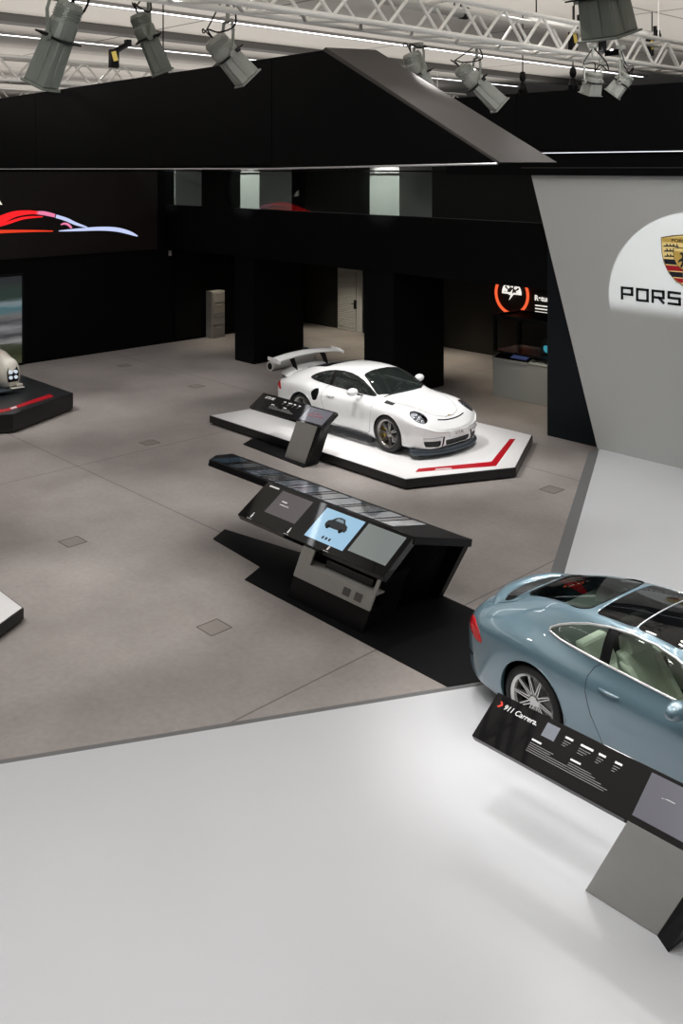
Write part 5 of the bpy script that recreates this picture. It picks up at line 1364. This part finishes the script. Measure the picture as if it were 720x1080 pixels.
# ------------------------------------------------------------------ stage lamps
LG = mat('lamp_grey_green', (.20, .22, .195), .38, metal=.2, var=.05); LG2 = mat('lamp_pale', (.36, .375, .345), .35, metal=.2)
def stage_lamp(top, bot, lab, rad, style='profile', yoke_up=.5, pale=False):
    """a profile spotlight: lamp housing at top, square lens barrel at bottom"""
    top = Vector(top); bot = Vector(bot); ax = (bot-top); L = ax.length; d = ax.normalized()
    mid = top+ax*.45
    r = empty('stage_lamp', mid); tag(r, lab, 'stage lamp')
    q = d.to_track_quat('Z', 'Y').to_matrix().to_4x4(); M = Matrix.Translation(top-mid) @ q
    m = LG2 if pale else LG
    bm = B()
    add_lathe(bm, [(.0001, 0), (rad*.75, .01*L), (rad*.9, .06*L), (rad*.9, .20*L), (rad, .24*L), (rad, .40*L), (rad*.85, .44*L), (.0001, .44*L)], 'Z', 20, closed=False)
    for k in range(4): add_lathe(bm, [(rad*.88, (.08+.03*k)*L), (rad*.98, (.085+.03*k)*L), (rad*.98, (.09+.03*k)*L), (rad*.88, (.095+.03*k)*L)], 'Z', 20)
    bmesh.ops.transform(bm, matrix=M, verts=bm.verts[:]); obj('lamp_housing', bm, m, r, smooth=False)
    bm = B(); a, b = rad*.78, rad*.88
    add_hexa(bm, [(-a, -a, .44*L), (a, -a, .44*L), (a, a, .44*L), (-a, a, .44*L), (-b, -b, .96*L), (b, -b, .96*L), (b, b, .96*L), (-b, b, .96*L)])
    for sx in (-1, 1):
        add_box(bm, (sx*rad*.84, 0, .7*L), (rad*.14, rad*.5, .5*L))
        add_box(bm, (0, sx*rad*.84, .7*L), (rad*.5, rad*.14, .5*L))
    bmesh.ops.transform(bm, matrix=M, verts=bm.verts[:]); obj('lens_barrel', bm, m, r, bevel=rad*.12)
    bm = B(); add_box(bm, (0, 0, .975*L), (rad*2.0, rad*2.0, .03*L)); bmesh.ops.transform(bm, matrix=M, verts=bm.verts[:]); obj('filter_frame', bm, m, r, bevel=.004)
    bm = B(); add_box(bm, (0, 0, .42*L), (rad*2.3, rad*2.3, .02*L)); add_box(bm, (rad*1.5, 0, .40*L), (rad*.9, rad*.25, .03*L)); add_box(bm, (-rad*1.4, rad*.4, .43*L), (rad*.8, rad*.25, .03*L)); bmesh.ops.transform(bm, matrix=M, verts=bm.verts[:]); obj('shutter_blades', bm, BLACK, r)
    # yoke and pipe
    side = d.cross(Vector((0, 0, 1)))
    side = side.normalized() if side.length > .1 else Vector((1, 0, 0))
    up = Vector((0, 0, 1)); bm = B(); pv = d*(.42*L-.45*L)
    h = rad*2.6
    pts = [pv+side*rad*1.15, pv+side*rad*1.25+up*h*.7, pv+side*rad*.9+up*h, pv-side*rad*.9+up*h, pv-side*rad*1.25+up*h*.7, pv-side*rad*1.15]
    add_tube(bm, pts, rad*.13, 6); add_cyl(bm, pv+side*rad*1.05, pv+side*rad*1.35, rad*.28); add_cyl(bm, pv-side*rad*1.35, pv-side*rad*1.05, rad*.28)
    obj('yoke', bm, m, r)
    bm = B(); add_cyl(bm, pv+up*h, pv+up*(h+yoke_up), rad*.16, seg=10); add_box(bm, pv+up*(h+yoke_up), (rad*.7, rad*.7, rad*.5)); obj('hanging_pipe', bm, m, r)
    bm = B(); c0 = top-mid; pts = smooth_pts([c0-d*.0, c0-d*.12+side*.08, c0+side*rad*1.9+up*.03, pv+side*rad*1.9+up*h*.9, pv+up*(h+yoke_up*.9)], 5); add_tube(bm, pts, .011, 6)
    pts = smooth_pts([c0, c0-d*.15-side*.05, c0-side*rad*1.6+up*.12, pv+up*(h+yoke_up*.8)], 5); add_tube(bm, pts, .009, 6); obj('cable', bm, BLACK, r, smooth=True)
    return r
def lampxy(x0, y0, x1, y1, Y, rad, lab, dY=0., **k): return stage_lamp(D(x0, y0, Y), D(x1, y1, Y+dY), lab, rad, **k)
lampxy(76, 2, 42, 92, 7.6, .118, 'large grey green stage lamp hanging at the canopy corner, pointing down', .1, yoke_up=.9)
lampxy(145, 14, 172, 78, 12.0, .135, 'grey stage lamp tilted down beside the tall thin cable', .1, yoke_up=.35)
lampxy(224, 40, 262, 84, 11.5, .16, 'squat pale stage lamp peeping over the canopy ridge', .2, yoke_up=.5, pale=True)
lampxy(433, 55, 452, 108, 14.0, .155, 'pale stage lamp pointing straight down beneath the near truss', .1, yoke_up=.01, pale=True)
lampxy(484, 70, 528, 112, 14.6, .15, 'pale stage lamp with round back slanting down under the near truss', .1, yoke_up=.25, pale=True)
BIG = lampxy(630, -40, 643, 40, 6.6, .165, 'biggest grey green stage lamp hanging in front of the truss', .1, yoke_up=.6)
lampxy(627, 76, 622, 100, 14.9, .14, 'pale stage lamp upright above the long black beam', .1, yoke_up=.2, pale=True)
lampxy(662, 78, 645, 100, 15.1, .14, 'pale stage lamp tilted outward above the long black beam', .1, yoke_up=.2, pale=True)

# ------------------------------------------------------------------ lights
def area(loc, tgt, e, sx, sy, col=(1, .97, .93), name='area_light', spread=PI):
    l = bpy.data.lights.new(name, 'AREA'); l.shape = 'RECTANGLE'; l.size = sx; l.size_y = sy; l.energy = e; l.color = col; l.spread = spread
    o = bpy.data.objects.new(name, l); COL.objects.link(o); o.location = loc; o.rotation_euler = (Vector(tgt)-Vector(loc)).to_track_quat('-Z', 'Y').to_euler(); return o
def spot(loc, tgt, e, ang=30, blend=.5, r=.08, col=(1, .97, .94), name='spot_light'):
    l = bpy.data.lights.new(name, 'SPOT'); l.energy = e; l.spot_size = math.radians(ang); l.spot_blend = blend; l.shadow_soft_size = r; l.color = col
    o = bpy.data.objects.new(name, l); COL.objects.link(o); o.location = loc; o.rotation_euler = (Vector(tgt)-Vector(loc)).to_track_quat('-Z', 'Y').to_euler(); return o
# spots added under the ceiling for general fill light
def fill_spot(l, p, e, ang=95, tz=0., r=.12, col=(1, .985, .972)): spot((l, p, 8.35), (l+.01, p, tz), e, ang, 1., r, col, 'fill_light')
for l, p, e in ((-1, .5, 300), (-5, .5, 310), (-1, 4.5, 280), (-4.5, 5, 300), (-8, 2, 230), (-11.5, 4.5, 300), (-15.5, 2.5, 330), (-15.8, 6, 300), (-19.5, 5, 320), (-20, 11.5, 280), (-16.5, 12, 230), (-12, 11.2, 230), (-9.2, 12.5, 300), (-6, 13.2, 420), (-3, 11, 160), (-23, 13.5, 260), (-0, 12, 180)):
    fill_spot(l, p, e)
# added area lights facing up, unseen from below, brighten the ceiling
for l in (-35, -27, -18, -9, 0): area((l, 13, 7.95), (l, 13, 9), 480, 6.5, 30, (1, .96, .91))
for a, b, c in ((-2, 0, -7.5), (1, 3, -2), (-4, 1, -14)): spot((a, b, 6.6), (c, b+7, 6.8), 160, 75, 1., .2)  # added spots from the camera side brighten the hanging lamps
# added spots on the camera side brighten the white trusses
for a, b in ((-2, 5), (-3, 10), (-13, 4)): spot((a, b, 7.9), (-9 if a > -5 else -19.6, b+6, 7.6), 500, 60, 1., .2)
# stage lamps
for loc, tgt, e, an, bl in (
    ((-12, 10.5, 7.6), (-12.2, 13.6, .2), 800, 42, .6), ((-9.2, 12.5, 7.25), (-12.2, 13.4, .5), 600, 36, .6), ((-16, 10.2, 7.6), (-14.5, 13.5, .2), 500, 36, .6),
    ((-8.2, 9.4, 7.3), (-5.6, 8.2, .5), 420, 40, .7), ((-5.0, 4.5, 7.8), (-4.9, 8.0, .6), 230, 38, .7), ((-1.5, 6.5, 7.8), (-4.0, 8.4, .6), 260, 38, .7), ((-6., 12., 7.4), (-4.4, 8.6, .8), 260, 36, .7),
    ((-4, 12, 7.6), (-5.0, 12.5, 0), 340, 60, 1.),
    ((-20, 7, 7.4), (-19.5, 10, 0), 760, 36, .8), ((-14, 6, 7.3), (-13.5, 8.2, 0), 420, 32, .8), ((-12, 3, 7.4), (-11, 5.5, 0), 620, 34, .8), ((-17, 5, 7.4), (-16.3, 7.0, 0), 460, 34, .8), ((-23, 9, 7.2), (-22.2, 11.6, 0), 420, 30, .8), ((-15.5, 2, 7.4), (-14.5, 4.0, 0), 420, 30, .8), ((-7.6, 4.0, 7.4), (-10.4, 6.4, 0), 300, 26, .8),
    ((-18.0, 13.6, 7.25), (-20.5, 14.5, 0), 350, 40, .9), ((-8.2, 14, 7.25), (-8.8, 14.4, 0), 200, 36, .9),
    ((-2, 1.5, 8), (-4.5, 4.2, 0), 300, 56, 1.), ((-5.5, 1.0, 8), (-6.5, 3.0, 0), 260, 50, 1.), ((-9, 6, 7.4), (-9.2, 7.6, .5), 300, 30, .8),
    ):
    spot(loc, tgt, e*1.35, an, bl, .16)
# spots added beyond the blue coupe for points of light in its paint
for l, p, z in ((-7.6, 11.5, 7.2), (-6.4, 13.6, 7.9), (-5.2, 11.6, 8.1), (-4.2, 14.4, 7.6), (-3.0, 12.4, 8.2), (-1.8, 14.0, 7.9), (-.6, 11.0, 8.0), (1.2, 13.0, 7.8), (-8.1, 8.2, 8.1), (-6.6, 9.6, 8.2), (.8, 8.5, 8.1), (-2.4, 10.0, 8.2)):
    spot((l, p, z), (-4.2, 8.4, .7), 150, 38, .6, .24)
for l, p, z in ((-8.5, 6.2, 8.0), (-6.2, 7.0, 8.1), (-5.2, 5.2, 8.0), (-4.6, 9.2, 8.1), (-7.2, 3.8, 7.9), (-5.2, 10.4, 8.1), (-9.4, 7.2, 7.9), (-3.4, 6.6, 8.0), (-7.4, 7.4, 8.2)):  # further spots added above the coupe for glints on its shoulders
    spot((l, p, z), (-4.8, 8.2, .7), 95, 38, .6, .24)
for l, p, z in ((-17.5, 15.2, 7.9), (-15.0, 15.5, 7.8), (-12.4, 15.6, 7.9), (-10.4, 14.6, 7.8), (-13.6, 11.4, 8.0)):  # spots added for glints on the white car
    spot((l, p, z), (-13.4, 13.8, .7), 260, 34, .6, .22)
# recess down lights
for a, b, e in ((-20.6, 20.4, 230), (-17.6, 20.8, 260), (-23.0, 21.2, 220), (-14.3, 20.6, 160), (-24.4, 18.3, 110), (-12.6, 17.7, 100)): spot((a, b, 2.96), (a, b, 0), e, 85, .9, .04, (1, .9, .72))
# added spots hidden by the canopy brighten the pale gallery columns
for a, e in ((-25.2, 220), (-21.5, 500), (-16.1, 500)): spot((a, 14.4, 6.25), (a+.1, 16.85, 4.9), e, 34, .5, .05, (.97, 1, .96), 'column_fill')
area((-18.3, 20.5, 5.98), (-18.3, 20.5, 3), 70, 12, 1.2, (.95, 1, .97))  # added, unseen area light brightens the gallery interior
# framing spot on the emblem with its lower shutter
le = onP(725, 305, 16.27); cutp = onP(690, 331, 16.27)
sp_loc = D(643, 46, 6.65)
spot(sp_loc, le, 5200, 13.6, .05, .0012, (.97, .98, 1))
F_ = sp_loc+(Vector((le.x, 16.27, cutp.z))-sp_loc)*(.10/(le-sp_loc).length)
bm = B(); add_box(bm, (0, 0, -.06), (.34, .004, .12)); add_box(bm, (0, -.12, .07), (.02, .30, .02)); bm.free()
bm = B(); add_box(bm, (0, 0, -.022), (.11, .003, .044)); add_box(bm, (-.05, -.04, .03), (.006, .10, .10)); o = obj('barn_door', bm, BLACK, BIG, loc=F_-BIG.location)
area((-2, 12.5, 7.6), (-5, 16.2, 2.5), 60, 4, .5, (.96, .99, 1))
